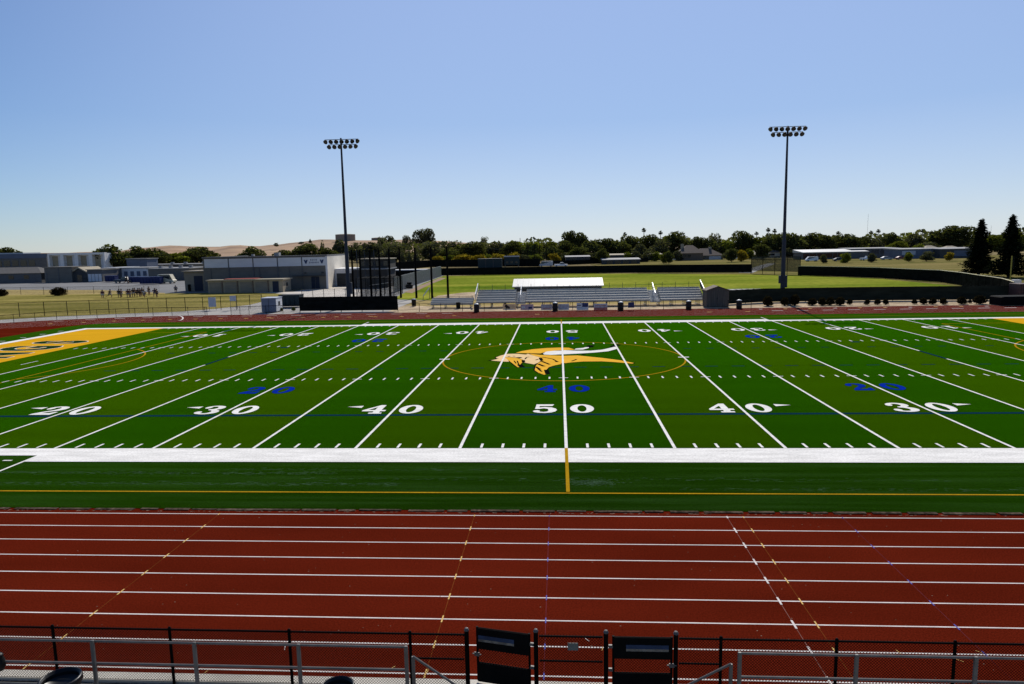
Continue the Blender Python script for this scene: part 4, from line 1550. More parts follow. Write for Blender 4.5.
# dugouts
def dugout(label, pl, pr, yeave, ytop, depth, roofm, wallm, base_y, h_eave=2.3):
    A, B = atY(*pl, base_y), atY(*pr, base_y)
    d = B - A
    W = sqrt(d.x ** 2 + d.y ** 2)
    t = thing('dugout', label, 'dugout', (A.x, base_y, 0), 0, 'baseball dugouts behind the bleachers')
    ze = atY((pl[0] + pr[0]) / 2, yeave, base_y - 0.4).z
    zt = atY((pl[0] + pr[0]) / 2, ytop, base_y + depth).z
    m = MB()
    m.box(0.2, W - 0.2, 0, 0.2, 0, ze - 0.02)
    m.box(0.2, 0.4, 0.2, depth - 0.2, 0, ze - 0.02)
    m.box(W - 0.4, W - 0.2, 0.2, depth - 0.2, 0, ze - 0.02)
    m.build('wall', wallm, t)
    m = MB()
    m.prism([(-0.4, ze), (depth, zt), (depth, zt + 0.12), (-0.4, ze + 0.14)], -0.1, W + 0.1)
    ro = m.build('roof', roofm, t)
    m = MB()
    x = 0.6
    while x < W:
        k = (zt - ze) / (depth + 0.4)
        m.prism([(-0.4, ze + 0.141), (depth, zt + 0.121), (depth, zt + 0.17), (-0.4, ze + 0.19)], x - 0.03, x + 0.03)
        x += 0.95
    m.build('seam', roofm, ro)
    m = MB()
    for x in (0.3, W * 0.33, W * 0.66, W - 0.3):
        m.tube([(x, depth - 0.25, 0), (x, depth - 0.25, zt)], 0.06, 6)
    m.build('column', M['blackmetal'], t)


dugout('long dark dugout with a bright white ribbed roof behind the bleachers', (513.2, 290), (603, 289.4), 286.9, 278.9, 3.6, M['roofwhite'], M['darkwall'], 86.0)
dugout('dark low dugout with a grey roof edge behind the shed', (728, 291), (765, 291), 291.2, 289.6, 3.0, M['roofgrey'], M['darkwall'], 78.5)

# transformer cabinet and dumpster by the path
A, ang, W = facing((261.8, 312.4), (276.4, 312.4))
hh = hgt(268, 312.4, 298.6)
t = thing('storage_cabinet', 'blue grey metal cabinet with a white sunlit side beside the track path', 'cabinet', A, ang)
m = MB()
m.box(0, W, 0, 2.6, 0.06, hh, bev=0.03)
m.build('body', M['cabinet'], t)
m = MB()
m.box(-0.06, W + 0.06, -0.06, 2.66, hh + 0.002, hh + 0.08)
m.build('top', M['sign'], t)
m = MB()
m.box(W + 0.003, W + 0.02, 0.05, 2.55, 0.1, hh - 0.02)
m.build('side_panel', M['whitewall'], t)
m = MB()
m.box(W + 0.022, W + 0.04, 0.9, 1.7, 0.9, hh - 0.5)
m.build('louvre', M['darkwall'], t)
m = MB()
m.box(W * 0.49, W * 0.51, -0.03, -0.003, 0.1, hh - 0.1)
m.build('door_seam', M['darkwall'], t)
A, ang, W = facing((279.5, 307.5), (300, 306.8))
hh = hgt(290, 307.2, 294.6)
t = thing('dumpster', 'dark teal steel dumpster left of the black windscreen fence', 'dumpster', A, ang)
m = MB()
m.prism([(0.0, 0.15), (1.9, 0.15), (2.1, hh - 0.1), (-0.15, hh - 0.1)], 0, W)
x = 0.2
while x < W:
    m.box(x - 0.05, x + 0.05, -0.2, -0.02, 0.2, hh - 0.15)
    x += 0.7
m.build('body', M['teal'], t)
m = MB()
m.box(-0.05, W + 0.05, -0.22, 2.2, hh - 0.098, hh)
m.build('lid', M['darkwall'], t)

# ================================================================== GYM
A, ang, W = facing((205, 291.4), (328.4, 288.6), 0.15)
H = hgt(205, 291.4, 257.2)
t = thing('gym_building', 'large gym with a white panelled upper band and brown grey lower wall', 'building', A, ang)
DEP = 34
zb = H * 0.66
m = MB()
m.box(0, W, 0.0, DEP, -0.1, H - 0.3)
wall = m.build('wall', M['brownwall'], t)
m = MB()
for i in range(5):
    a, b = W * 0.008 + (W * 0.984) * i / 5, W * 0.008 + (W * 0.984) * (i + 1) / 5
    m = MB()
    m.box(a + 0.12, b - 0.12, -0.12, -0.005, zb + 0.2, H - 0.45)
    po = m.build('white_panel', M['panelwhite'], t)
    if i == 4:
        # printed sign: two V emblems and two lines of lettering
        wpan = b - a
        zc = (zb + H) / 2 - 0.15
        for cx in (a + wpan * 0.17, a + wpan * 0.83):
            m = MB()
            m.face([(cx - 0.45, -0.13, zc + 0.4), (cx - 0.1, -0.13, zc + 0.4), (cx, -0.13, zc + 0.1), (cx + 0.1, -0.13, zc + 0.4), (cx + 0.45, -0.13, zc + 0.4), (cx + 0.14, -0.13, zc - 0.45), (cx - 0.14, -0.13, zc - 0.45)])
            m.build('v_emblem', M['signtxt'], po)
        rs = random.Random(2)
        m = MB()
        for zz_, hh_, f0, f1 in ((zc + 0.18, 0.34, 0.36, 0.64), (zc - 0.42, 0.42, 0.31, 0.69)):
            x = a + wpan * f0
            while x < a + wpan * f1:
                wl_ = rs.uniform(0.16, 0.26)
                m.face([(x, -0.13, zz_), (x + wl_ * 0.45, -0.13, zz_), (x + wl_ * 0.45, -0.13, zz_ + hh_), (x, -0.13, zz_ + hh_)])
                m.face([(x + wl_ * 0.45, -0.131, zz_ + hh_ * 0.35), (x + wl_, -0.131, zz_ + hh_ * 0.35), (x + wl_, -0.131, zz_ + hh_ * 0.6), (x + wl_ * 0.45, -0.131, zz_ + hh_ * 0.6)])
                x += wl_ + 0.1
        m.build('lettering', M['signtxt'], po)
for i in range(1, 5):
    m = MB()
    x = W * 0.008 + (W * 0.984) * i / 5
    m.box(x - 0.11, x + 0.11, -0.16, -0.006, 0, H - 0.4)
    m.build('pilaster', M['greywall'], t)
m = MB()
m.box(-0.1, W + 0.1, -0.3, 0.3, H - 0.30, H)
m.box(W - 0.5, W + 0.1, 0.302, DEP, H - 0.29, H)
m.box(-0.1, 0.5, 0.302, DEP, H - 0.29, H)
m.build('parapet', M['greywall'], t)
m = MB()
m.box(0.505, W - 0.505, 0.305, DEP - 0.1, H - 0.28, H - 0.2)
m.build('roof', M['roofgrey'], t)
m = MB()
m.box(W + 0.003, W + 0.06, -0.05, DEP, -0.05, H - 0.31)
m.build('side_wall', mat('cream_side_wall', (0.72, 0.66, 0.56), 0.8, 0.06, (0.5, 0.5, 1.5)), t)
m = MB()
m.box(W - 0.35, W + 0.08, -0.2, -0.06, 0, H - 0.31)
m.build('corner_post', M['panelwhite'], t)
m = MB()
m.box(W * 0.72, W * 0.985, -1.6, -0.165, 2.9, 3.1)
m.build('canopy', M['darkwall'], t)
for a, b in ((0.865, 0.93),):
    m = MB()
    m.box(W * a, W * b, -0.1, -0.004, 0, 2.75)
    dr = m.build('door', M['bluedoor'], t)
    m = MB()
    m.box(W * (a + b) / 2 - 0.02, W * (a + b) / 2 + 0.02, -0.14, -0.101, 0.1, 2.6)
    m.build('handle', M['galv'], dr)
m = MB()
m.box(W * 0.55, W * 0.565, -0.09, -0.004, 0, 2.6)
m.build('door', M['bluedoor'], t)
for f in (0.06, 0.45, 0.69):
    m = MB()
    m.tube([(W * f, -0.08, 0.1), (W * f, -0.08, zb)], 0.06, 6)
    m.build('downpipe', M['greywall'], t)
for f in (0.82, 0.96):
    m = MB()
    m.box(W * f - 0.25, W * f + 0.25, -0.3, -0.01, 3.5, 3.75)
    m.build('wall_lamp', M['darkwall'], t)
for a, b, c, d, e in ((0.52, 0.56, 6, 8, 0.7), (0.30, 0.32, 9, 10, 0.4)):
    m = MB()
    m.box(W * a, W * b, c, d, H - 0.19, H + e)
    m.build('roof_vent', M['roofgrey'], t)
# lean-to on the sunlit side
m = MB()
m.box(W + 0.08, W + 5.0, 9.5, 20, 0, H * 0.55)
m.build('side_annex', M['whitewall'], t)
m = MB()
m.box(W + 0.5, W + 4.2, 9.42, 9.49, 0, H * 0.4)
m.build('annex_opening', M['darkwall'], t)

# low storage block before the gym
A, ang, W = facing((208.6, 293.4), (283.2, 291.4))
H2_ = hgt(246, 292.4, 279.2)
t = thing('storage_block', 'low tan block of storage rooms with wide doors before the gym', 'building', A, ang)
m = MB()
m.box(0, W, 0, 5.2, -0.1, H2_ - 0.25)
m.build('wall', M['tanlight'], t)
m = MB()
m.box(-0.3, W + 0.3, -0.35, 5.5, H2_ - 0.248, H2_)
m.build('roof', M['tanlight'], t)
m = MB()
m.box(W * 0.2, W * 0.62, 0.5, 5.3, H2_ + 0.002, H2_ + 0.14)
m.build('red_roof_edge', M['redtrim'], t)
for i in range(4):
    a = W * (0.02 + 0.205 * i)
    m = MB()
    m.box(a, a + W * 0.155, -0.06, -0.004, 0.02, H2_ - 0.55)
    m.build('roll_door', M['tanwall'], t)
    m = MB()
    m.box(a + W * 0.165, a + W * 0.18, -0.14, -0.004, 0.0, H2_ - 0.3)
    m.build('downpipe', M['shingle'], t)
m = MB()
m.box(W * 0.865, W * 0.945, -0.06, -0.004, 0.02, H2_ - 0.5)
m.build('blue_door', M['bluedoor'], t)
m = MB()
m.box(W + 0.004, W + 0.05, 2.2, 3.0, 1.2, 1.9)
m.build('side_window', M['glassdark'], t)

# grey block with a navy door (left of gym)
A, ang, W = facing((185.5, 291.2), (208, 291.6))
H3 = hgt(195, 291.3, 271)
t = thing('utility_block', 'small flat-roofed tan block with a navy double door left of the gym', 'building', A, ang)
m = MB()
m.box(0, W, 0, 7, -0.1, H3 - 0.2)
m.build('wall', M['tanwall'], t)
m = MB()
m.box(-0.4, W + 0.4, -0.6, 7.3, H3 - 0.198, H3)
m.build('roof', M['tanwall'], t)
m = MB()
m.box(W * 0.42, W * 0.8, -0.06, -0.004, 0, H3 * 0.75)
m.build('door', M['bluedoor'], t)
m = MB()
m.box(W * 0.15, W * 0.25, -0.3, -0.01, 0, 1.5)
m.build('meter_box', M['blackmat'], t)


# ================================================================== LEFT CAMPUS BUILDINGS
def slab(name, label, pl, pr, ytop, depth, wallm, roofm=None, over=0.3, group=None, rise=0.0):
    A, ang, W = facing(pl, pr)
    mid = ((pl[0] + pr[0]) / 2, (pl[1] + pr[1]) / 2)
    H = hgt(mid[0], mid[1], ytop)
    t = thing(name, label, 'building', A, ang, group)
    m = MB()
    m.box(0, W, 0, depth, -0.1, H - 0.25)
    m.build('wall', wallm, t)
    m = MB()
    m.prism([(-over, H - 0.248), (depth + over, H - 0.248), (depth + over, H + rise), (-over, H)], -over, W + over)
    m.build('roof', roofm or wallm, t)
    return t, W, H


def openings(t, W, H, items, name, mm):
    for a, b, z0, z1 in items:
        m = MB()
        m.box(W * a, W * b, -0.07, -0.004, H * z0, H * z1)
        m.build(name, mm, t)


# long two-storey blue grey classroom building
t, W, H = slab('classroom_building', 'long two storey blue grey classroom building at the far left', (-90, 278.4), (48.5, 276.5), 254.6, 20, M['greywall'], M['bluewall'])
m = MB()
m.box(-0.1, W + 0.1, -0.25, -0.005, H * 0.80, H - 0.26)
m.build('blue_fascia', M['bluewall'], t)
openings(t, W, H, [(0.03 + i * 0.06, 0.03 + i * 0.06 + 0.045, 0.46, 0.72) for i in range(15)], 'window', M['glassdark'])
m = MB()
m.box(W * 0.2, W * 0.8, 3, 14, H + 0.002, H + 0.5)
m.build('white_roof_curb', M['roofwhite'], t)
# white building with deep square bays
A, ang, W = facing((49.5, 277), (106.5, 276.6))
H = hgt(78, 276.8, 252.8)
t = thing('bay_building', 'white two storey building with four deep square bays', 'building', A, ang)
m = MB()
m.box(0, W, 1.6, 5, -0.1, H - 0.3)
m.build('wall', M['whitewall'], t)
for i in range(4):
    a, b = W * i / 4, W * (i + 1) / 4
    m = MB()
    m.box(a, a + 0.7, 0, 1.597, 0, H)
    m.box(b - 0.7, b - 0.02, 0, 1.597, 0, H)
    m.box(a + 0.702, b - 0.702, 0, 1.597, H - 0.8, H)
    m.build('bay_frame', M['whitewall'], t)
    m = MB()
    m.box(a + 0.9, a + (b - a) * 0.55, 1.5, 1.596, H * 0.25, H - 1.2)
    m.build('window', M['tanlight'], t)
    m = MB()
    m.box(a + (b - a) * 0.58, b - 0.9, 1.5, 1.596, H * 0.3, H - 1.0)
    m.build('white_screen', M['panelwhite'], t)
m = MB()
m.box(0.72, W - 0.72, 1.6, 5.2, H - 0.298, H - 0.02)
m.build('roof', M['roofgrey'], t)
# row of portable classrooms: hip roofed dark one
A, ang, W = facing((-60, 284.4), (42, 283))
H = hgt(0, 283.6, 268)
t = thing('portable_classroom', 'dark portable classroom with a hipped grey shingle roof at the far left', 'building', A, ang)
he = H * 0.62
m = MB()
m.box(0, W, 0, 12, -0.1, he)
m.build('wall', M['greywall'], t)
m = MB()
m.raw([(-0.5, -0.5, he + 0.01), (W + 0.5, -0.5, he + 0.01), (W + 0.5, 12.5, he + 0.01), (-0.5, 12.5, he + 0.01), (5, 6, H), (W - 5, 6, H)], [(3, 2, 1, 0), (0, 1, 5, 4), (1, 2, 5), (2, 3, 4, 5), (3, 0, 4)])
m.build('roof', M['greyshingle'], t)
openings(t, W, he, [(0.08 + i * 0.15, 0.13 + i * 0.15, 0.4, 0.8) for i in range(6)], 'window', M['glassdark'])
openings(t, W, he, [(0.55, 0.575, 0, 0.75)], 'door', M['bluedoor'])
t, W, H = slab('portable_classroom', 'plain flat roofed grey portable classroom left of the gabled hut', (45.5, 282.6), (72.5, 282), 266.8, 9, M['brownwall'], M['brownwall'])
openings(t, W, H, [(0.06, 0.1, 0, 0.6), (0.5, 0.54, 0.0, 0.95)], 'door', M['greywall'])
# gabled hut
A, ang, W = facing((72.5, 282), (88, 281.6))
H = hgt(80, 281.8, 268.4)
t = thing('gabled_hut', 'small gabled hut with a cream bargeboard and dark front', 'building', A, ang)
he = H * 0.66
m = MB()
m.raw([(0, 0, 0), (W, 0, 0), (W, 0, he), (W / 2, 0, H), (0, 0, he), (0, 10, 0), (W, 10, 0), (W, 10, he), (W / 2, 10, H), (0, 10, he)],
      [(0, 1, 2, 3, 4), (9, 8, 7, 6, 5), (1, 6, 7, 2), (5, 0, 4, 9), (2, 7, 8, 3), (4, 3, 8, 9)])
m.build('walls', M['darkwall'], t)
m = MB()
for s in (0, 1):
    xa, xb = (-0.4, W / 2) if s == 0 else (W + 0.4, W / 2)
    m.raw([(xa, -0.5, he - 0.15), (xb, -0.5, H + 0.05), (xb, 10.3, H + 0.05), (xa, 10.3, he - 0.15), (xa, -0.5, he + 0.25), (xb, -0.5, H + 0.45), (xb, 10.3, H + 0.45), (xa, 10.3, he + 0.25)],
          [(0, 1, 2, 3), (7, 6, 5, 4), (0, 4, 5, 1), (1, 5, 6, 2), (2, 6, 7, 3), (3, 7, 4, 0)])
m.build('roof', M['tanlight'], t)
openings(t, W, H, [(0.35, 0.65, 0, 0.5)], 'door', M['glassdark'])
t, W, H = slab('workshop', 'low workshop with pale folding doors right of the gabled hut', (88, 281.8), (103, 281.4), 269.2, 9, M['greywall'], M['tanwall'])
for i in range(4):
    openings(t, W, H, [(0.05 + i * 0.23, 0.25 + i * 0.23, 0.02, 0.62)], 'folding_door', M['panelwhite'])
t, W, H = slab('flat_roof_block', 'dark flat roofed block with an open bay behind the blue bins', (103, 280.6), (116.5, 280.2), 267.6, 14, M['greywall'], M['roofwhite'])
openings(t, W, H, [(0.1, 0.42, 0, 0.7), (0.55, 0.9, 0, 0.7)], 'open_bay', M['darkwall'])
t, W, H = slab('flat_roof_block', 'long low white block behind the parked vehicles', (115, 280), (150, 279.2), 267.6, 14, M['panelwhite'], M['roofgrey'])
openings(t, W, H, [(0.1 + 0.18 * i, 0.2 + 0.18 * i, 0.3, 0.7) for i in range(5)], 'window', M['bluewall'])
t, W, H = slab('flat_roof_block', 'long low grey block left of the tan utility block', (149, 280.8), (190, 281.6), 268.6, 16, M['brownwall'], M['roofgrey'])
openings(t, W, H, [(0.52 + 0.09 * i, 0.585 + 0.09 * i, 0.0, 0.7) for i in range(5)], 'door', M['greywall'])
for x in (0.1, 0.35, 0.6, 0.85):
    m = MB()
    m.box(W * x, W * x + 1.0, 4, 5.0, H + 0.001, H + 0.7)
    m.build('roof_vent', M['roofgrey'], t)
t, W, H = slab('flat_roof_block', 'pale flat roofed block with a dark fascia behind the utility block', (140, 276), (206, 276), 264.4, 14, M['tanwall'], M['roofgrey'])
openings(t, W, H, [(0.5, 0.8, 0.5, 0.9)], 'window', M['darkwall'])
for x in (0.42, 0.62, 0.9):
    m = MB()
    m.box(W * x, W * x + 1.1, 3, 4.1, H + 0.001, H + 0.7)
    m.build('roof_vent', M['roofgrey'], t)
t, W, H = slab('flat_roof_block', 'blue grey block with a taller box behind the white block', (128, 277), (148, 276.8), 258.4, 8, M['bluewall'], M['roofgrey'])

# batting building behind the nets
t, W, H = slab('clubhouse', 'tan two level clubhouse with pale eaves behind the ball net', (354, 288), (388, 286), 268.2, 10, M['clubwall'], M['roofgrey'])
openings(t, W, H, [(0.1, 0.2, 0, 0.6), (0.35, 0.5, 0.3, 0.7), (0.62, 0.8, 0.0, 0.65)], 'window', M['darkwall'])
m = MB()
m.box(W * 0.1, W * 1.02, 3, 9.5, H + 0.001, H + 2.0)
up = m.build('upper_storey', M['clubwall'], t)
m = MB()
m.box(W * 0.06, W * 1.05, 2.4, 10, H + 2.002, H + 2.2)
m.build('upper_roof', M['tanlight'], t)
for i in range(4):
    m = MB()
    m.box(W * (0.16 + 0.22 * i), W * (0.28 + 0.22 * i), 2.9, 2.996, H + 0.5, H + 1.6)
    m.build('upper_window', M['glassdark'], t)
A, ang, W = facing((357, 297), (394, 295))
H = hgt(375, 296, 278)
t = thing('batting_cage', 'open black netted batting cage in front of the clubhouse', 'cage', A, ang)
n_ = 8
for i in range(n_ + 1):
    for y in (0, 9):
        m = MB()
        m.tube([(W * i / n_, y, -0.05), (W * i / n_, y, H)], 0.07, 6)
        m.build('post', M['blackmetal'], t)
m = MB()
for y in (0, 9):
    m.tube([(0, y, H), (W, y, H)], 0.06, 6)
for i in range(n_ + 1):
    m.tube([(W * i / n_, 0, H), (W * i / n_, 9, H)], 0.05, 5)
m.build('top_frame', M['blackmetal'], t)
m = MB()
for y in (0.06, 3, 6, 8.94):
    m.face([(0, y, 0), (W, y, 0), (W, y, H), (0, y, H)])
m.face([(0.03, 0, 0), (0.03, 9, 0), (0.03, 9, H), (0.03, 0, H)])
m.face([(W - 0.03, 0, 0), (W - 0.03, 9, 0), (W - 0.03, 9, H), (W - 0.03, 0, H)])
m.build('netting', M['net'], t)
for z, x0_, x1_ in ((0.30, 0.42, 0.98), (0.62, 0.35, 0.9)):
    m = MB()
    m.tube([(W * x0_, 0.2, H * z), (W * x1_, 2.5, H * (z + 0.13))], 0.06, 6)
    m.build('pale_pipe', M['roofwhite'], t)
t, W, H = slab('long_shelter', 'dark shelter with a white roof sheet beyond the slatted fence', (392, 276.6), (432, 273.2), 268.6, 6, M['windscreen'], M['roofwhite'], over=0.2)

# scoreboard
A, ang, W = facing((504.2, 267.4), (519.6, 267.2))
z0_, z1_ = hgt(512, 267.3, 265.0), hgt(512, 267.3, 255.8)
t = thing('scoreboard', 'dark baseball scoreboard on posts behind the outfield fence', 'scoreboard', A, ang)
m = MB()
m.box(0, W, 0, 0.4, z0_, z1_)
m.build('panel', M['teal'], t)
m = MB()
m.box(-0.1, W + 0.1, -0.1, -0.004, z1_ - 0.45, z1_)
m.build('header', M['sign'], t)
for i in range(3):
    m = MB()
    m.box(W * (0.12 + i * 0.3), W * (0.28 + i * 0.3), -0.05, -0.004, z0_ + 0.7, z0_ + 1.5)
    m.build('display', M['glassdark'], t)
for x in (0.4, W - 0.4):
    m = MB()
    m.box(x - 0.15, x + 0.15, 0.42, 0.7, -0.1, z1_)
    m.build('post', M['galv'], t)
t, W, H = slab('press_box', 'dark blue storage box left of the outfield scoreboard', (478, 268), (502, 267.6), 258.6, 4, M['teal'], M['teal'], over=0.02)
openings(t, W, H, [(0.3, 0.34, 0, 0.95), (0.62, 0.66, 0, 0.95)], 'seam', M['darkwall'])


# ================================================================== VEHICLES
def car(name, label, cat, body, L=4.5, Wd=1.8, Hh=1.45, kind='sedan'):
    t = thing(name, label, cat, (0, 0, 0))
    if kind == 'van':
        prof = [(-L / 2, 0.35), (L / 2, 0.35), (L / 2, 0.9), (L / 2 - 0.25, 1.05), (L / 2 - 1.0, Hh - 0.05), (L / 2 - 1.3, Hh), (-L / 2 + 0.1, Hh), (-L / 2, Hh - 0.15)]
        win = [(L / 2 - 0.95, Hh - 0.16), (L / 2 - 0.42, 1.1), (-L / 2 + 0.3, 1.1), (-L / 2 + 0.3, Hh - 0.16)]
    elif kind == 'pickup':
        prof = [(-L / 2, 0.45), (L / 2, 0.45), (L / 2, 0.95), (L / 2 - 1.2, 1.1), (L / 2 - 1.75, Hh), (L / 2 - 3.0, Hh), (L / 2 - 3.2, 1.08), (-L / 2, 1.08)]
        win = [(L / 2 - 1.8, Hh - 0.08), (L / 2 - 1.35, 1.12), (L / 2 - 3.05, 1.12), (L / 2 - 2.95, Hh - 0.08)]
    else:
        prof = [(-L / 2, 0.32), (L / 2, 0.32), (L / 2, 0.68), (L / 2 - 0.3, 0.82), (L / 2 - 1.2, 0.92), (L / 2 - 1.95, Hh), (-L / 2 + 1.2, Hh - 0.02), (-L / 2 + 0.45, 0.98), (-L / 2 + 0.02, 0.9)]
        win = [(L / 2 - 1.95, Hh - 0.07), (L / 2 - 1.35, 0.95), (-L / 2 + 0.75, 0.98), (-L / 2 + 1.25, Hh - 0.08)]
    n = len(prof)
    m = MB()
    inn = [(x * 0.985, z) for x, z in prof]
    vs_ = [(x, -Wd / 2 + (0.16 if z > 1.0 else 0), z) for x, z in inn] + [(x, -Wd / 2 + (0.22 if z > 1.0 else 0.06), z) for x, z in inn]
    vs_ = [(x, -Wd / 2 + (0.17 if z > 1.02 else 0.0), z) for x, z in prof] + [(x, Wd / 2 - (0.17 if z > 1.02 else 0.0), z) for x, z in prof]
    fs_ = [tuple(range(n)), tuple(range(2 * n - 1, n - 1, -1))] + [((i + 1) % n, i, n + i, n + (i + 1) % n) for i in range(n)]
    m.raw(vs_, fs_)
    m.build('body', body, t)
    for s in (-1, 1):
        m = MB()
        q = [(x, s * (Wd / 2 - 0.165 if z > 1.02 else Wd / 2 - 0.04) + s * 0.008 + (s * 0.04 if z <= 1.12 else 0), z) for x, z in win]
        m.face(q if s < 0 else q[::-1])
        m.build('side_window', M['glassdark'], t)
    for x in (-L / 2 + 0.85, L / 2 - 0.85):
        for s in (-1, 1):
            m = MB()
            m.tube([(x, s * (Wd / 2 - 0.2), 0.33), (x, s * (Wd / 2 + 0.015), 0.33)], 0.33, 14)
            wo = m.build('wheel', M['tyre'], t)
            m = MB()
            m.tube([(x, s * (Wd / 2 + 0.016), 0.33), (x, s * (Wd / 2 + 0.03), 0.33)], 0.2, 12)
            m.build('rim', M['rim'], wo)
    for s in (-1, 1):
        m = MB()
        m.box(L / 2 + 0.002, L / 2 + 0.03, s * Wd * 0.36 - 0.17, s * Wd * 0.36 + 0.17, 0.55, 0.68)
        m.build('headlight', M['panelwhite'], t)
    return t


paint = lambda n, c: mat(n, c, 0.35, 0.03, spec=0.5)
pw, pd, pblue, pred, ptan, psil = paint('white_paint', (0.74, 0.74, 0.75)), paint('dark_paint', (0.03, 0.035, 0.04)), paint('blue_paint', (0.03, 0.06, 0.2)), paint('red_paint', (0.2, 0.03, 0.03)), paint('cream_paint', (0.62, 0.55, 0.38)), paint('silver_paint', (0.42, 0.43, 0.45))


def put_car(o, px, py, rot):
    o.location = g(px, py)
    o.rotation_euler = (0, 0, rot)


vg = 'vehicles parked beyond the outfield'
put_car(car('parked_car', 'white van parked beyond the outfield right of the mesh screen', 'car', pw, 4.9, 1.9, 1.95, 'van'), 811.5, 261.4, pi)
put_car(car('parked_car', 'dark car parked right of the white van', 'car', pd, 4.3, 1.8, 1.45), 838.6, 261.2, 0)
put_car(car('parked_car', 'white pickup with a blue bonnet parked by the long pale wall', 'car', pw, 5.4, 1.9, 1.8, 'pickup'), 866.5, 260.4, 0.2)
put_car(car('parked_car', 'silver sedan parked left of the blue panelled hall', 'car', psil, 4.6, 1.8, 1.45), 886.5, 259.8, 0)
put_car(car('parked_car', 'red car half hidden beside the glazed hall', 'car', pred, 4.3, 1.8, 1.45), 901, 259.6, 0)
put_car(car('parked_car', 'white car parked before the tan house on the left', 'car', pw, 4.5, 1.8, 1.45), 673, 260.6, 0.1)
put_car(car('parked_car', 'white car parked right of the tan houses', 'car', pw, 4.5, 1.8, 1.45), 736.5, 259.4, 0.1)
put_car(car('parked_truck', 'black and white work truck parked beyond left field', 'truck', psil, 5.6, 2.1, 2.3, 'van'), 546.2, 266.6, pi)
put_car(car('parked_truck', 'white pickup parked right of the work truck beyond left field', 'truck', pw, 5.4, 1.9, 1.8, 'pickup'), 561, 266.8, 0)
put_car(car('parked_truck', 'cream box truck parked by the blue skip on the asphalt', 'truck', ptan, 4.6, 2.2, 2.6, 'van'), 167.5, 283.4, 0)
put_car(car('parked_truck', 'dark pickup parked before the white block on the asphalt', 'truck', pd, 5.4, 1.9, 1.8, 'pickup'), 124, 283, 0)


def skip(label, px, py, L, Hh, D=2.0):
    A = g(px, py)
    t = thing('skip_bin', label, 'bin', A, 0, 'blue skips on the campus asphalt')
    m = MB()
    m.prism([(0.2, 0.12), (D - 0.2, 0.12), (D, Hh), (0, Hh)], 0, L)
    for i in range(int(L / 0.9) + 1):
        m.box(0.1 + i * 0.9, 0.2 + i * 0.9, -0.06, 0.15, 0.3, Hh - 0.05)
    m.build('body', M['navybin'], t)
    m = MB()
    m.box(-0.05, L + 0.05, -0.08, D + 0.05, Hh + 0.001, Hh + 0.08)
    m.build('rim', M['navybin'], t)


skip('small navy bin before the dark open bay', 105, 282.2, 3.2, 1.9)
skip('navy skip behind the crowd, left of the longer one', 128.5, 283, 4.2, 1.7)
skip('long navy skip left of the cream truck', 139.5, 284.4, 6.0, 2.0)
# white drum and items beside cabinet etc. on the forecourt
fence_run('steel_barrier', 'grey steel fence across the gym forecourt behind the windscreen fence', [g(302, 297.6), g(352, 296.6)], 1.5, 2.0, 'chain', post_mat='galv', postr=0.05, railr=0.04)

# ================================================================== RIGHT-HAND BACKGROUND BUILDINGS
def house(label, pl, pr, ye, yt, depth, wallm, roofm, chimney=None, garage=None, nm='house'):
    A, ang, W = facing(pl, pr)
    mid = ((pl[0] + pr[0]) / 2, (pl[1] + pr[1]) / 2)
    he, H = hgt(*mid, ye), hgt(*mid, yt)
    t = thing(nm, label, 'house', A, ang, 'houses beyond the outfield')
    m = MB()
    m.box(0, W, 0, depth, -0.1, he)
    m.build('wall', wallm, t)
    m = MB()
    ins = min(W * 0.35, depth * 0.5)
    m.raw([(-0.5, -0.6, he + 0.01), (W + 0.5, -0.6, he + 0.01), (W + 0.5, depth + 0.6, he + 0.01), (-0.5, depth + 0.6, he + 0.01), (ins, depth / 2, H), (W - ins, depth / 2, H)],
          [(3, 2, 1, 0), (0, 1, 5, 4), (1, 2, 5), (2, 3, 4, 5), (3, 0, 4)])
    rf = m.build('roof', roofm, t)
    if chimney:
        m = MB()
        m.box(W * chimney, W * chimney + 1.3, depth * 0.45, depth * 0.6, he, H + 0.7)
        m.build('chimney', M['tanlight'], rf)
    if garage:
        m = MB()
        m.box(W * garage[0], W * garage[1], -0.08, -0.004, 0, he * 0.82)
        m.build('garage_door', M['panelwhite'], t)
    for a in (0.1, 0.3):
        m = MB()
        m.box(W * a, W * a + 1.6, -0.07, -0.004, he * 0.4, he * 0.8)
        m.build('window', M['glassdark'], t)
    return t


house('brown hip roofed house with a white garage door', (692, 260), (723, 259.6), 255.6, 248.4, 11, M['brownwall'], M['shingle'], 0.62, (0.55, 0.93))
house('taller brown roofed house with a cream gable left of the garage', (681, 260.6), (703, 260.2), 253.2, 245.2, 12, M['shingle'], M['shingle'], 0.12)
house('small peach gabled house among trees beyond centre field', (614, 258.6), (625, 258.6), 255.4, 250.6, 8, mat('peach_wall', (0.6, 0.36, 0.24), 0.8, 0.05), mat('terracotta', (0.3, 0.1, 0.05), 0.8, 0.1))
house('tan roofed house behind the shade screen', (747, 258.8), (766, 258.4), 254.4, 250.8, 9, M['tanwall'], M['tanlight'])
house('low tan house right of the garage under yellow shrubs', (733, 258.4), (744, 258.2), 256, 253.4, 7, M['brownwall'], M['tanwall'])
house('tan walled house with a pale gable behind the panelled hall', (926, 255.6), (942, 255.2), 249.6, 245.4, 10, M['tanlight'], M['tanlight'])
house('peach house seen over the low dark hall under the round crowned tree', (946, 255.4), (964, 255), 249.4, 245.8, 10, mat('peach_stucco', (0.5, 0.33, 0.22), 0.8, 0.05), M['tanlight'])
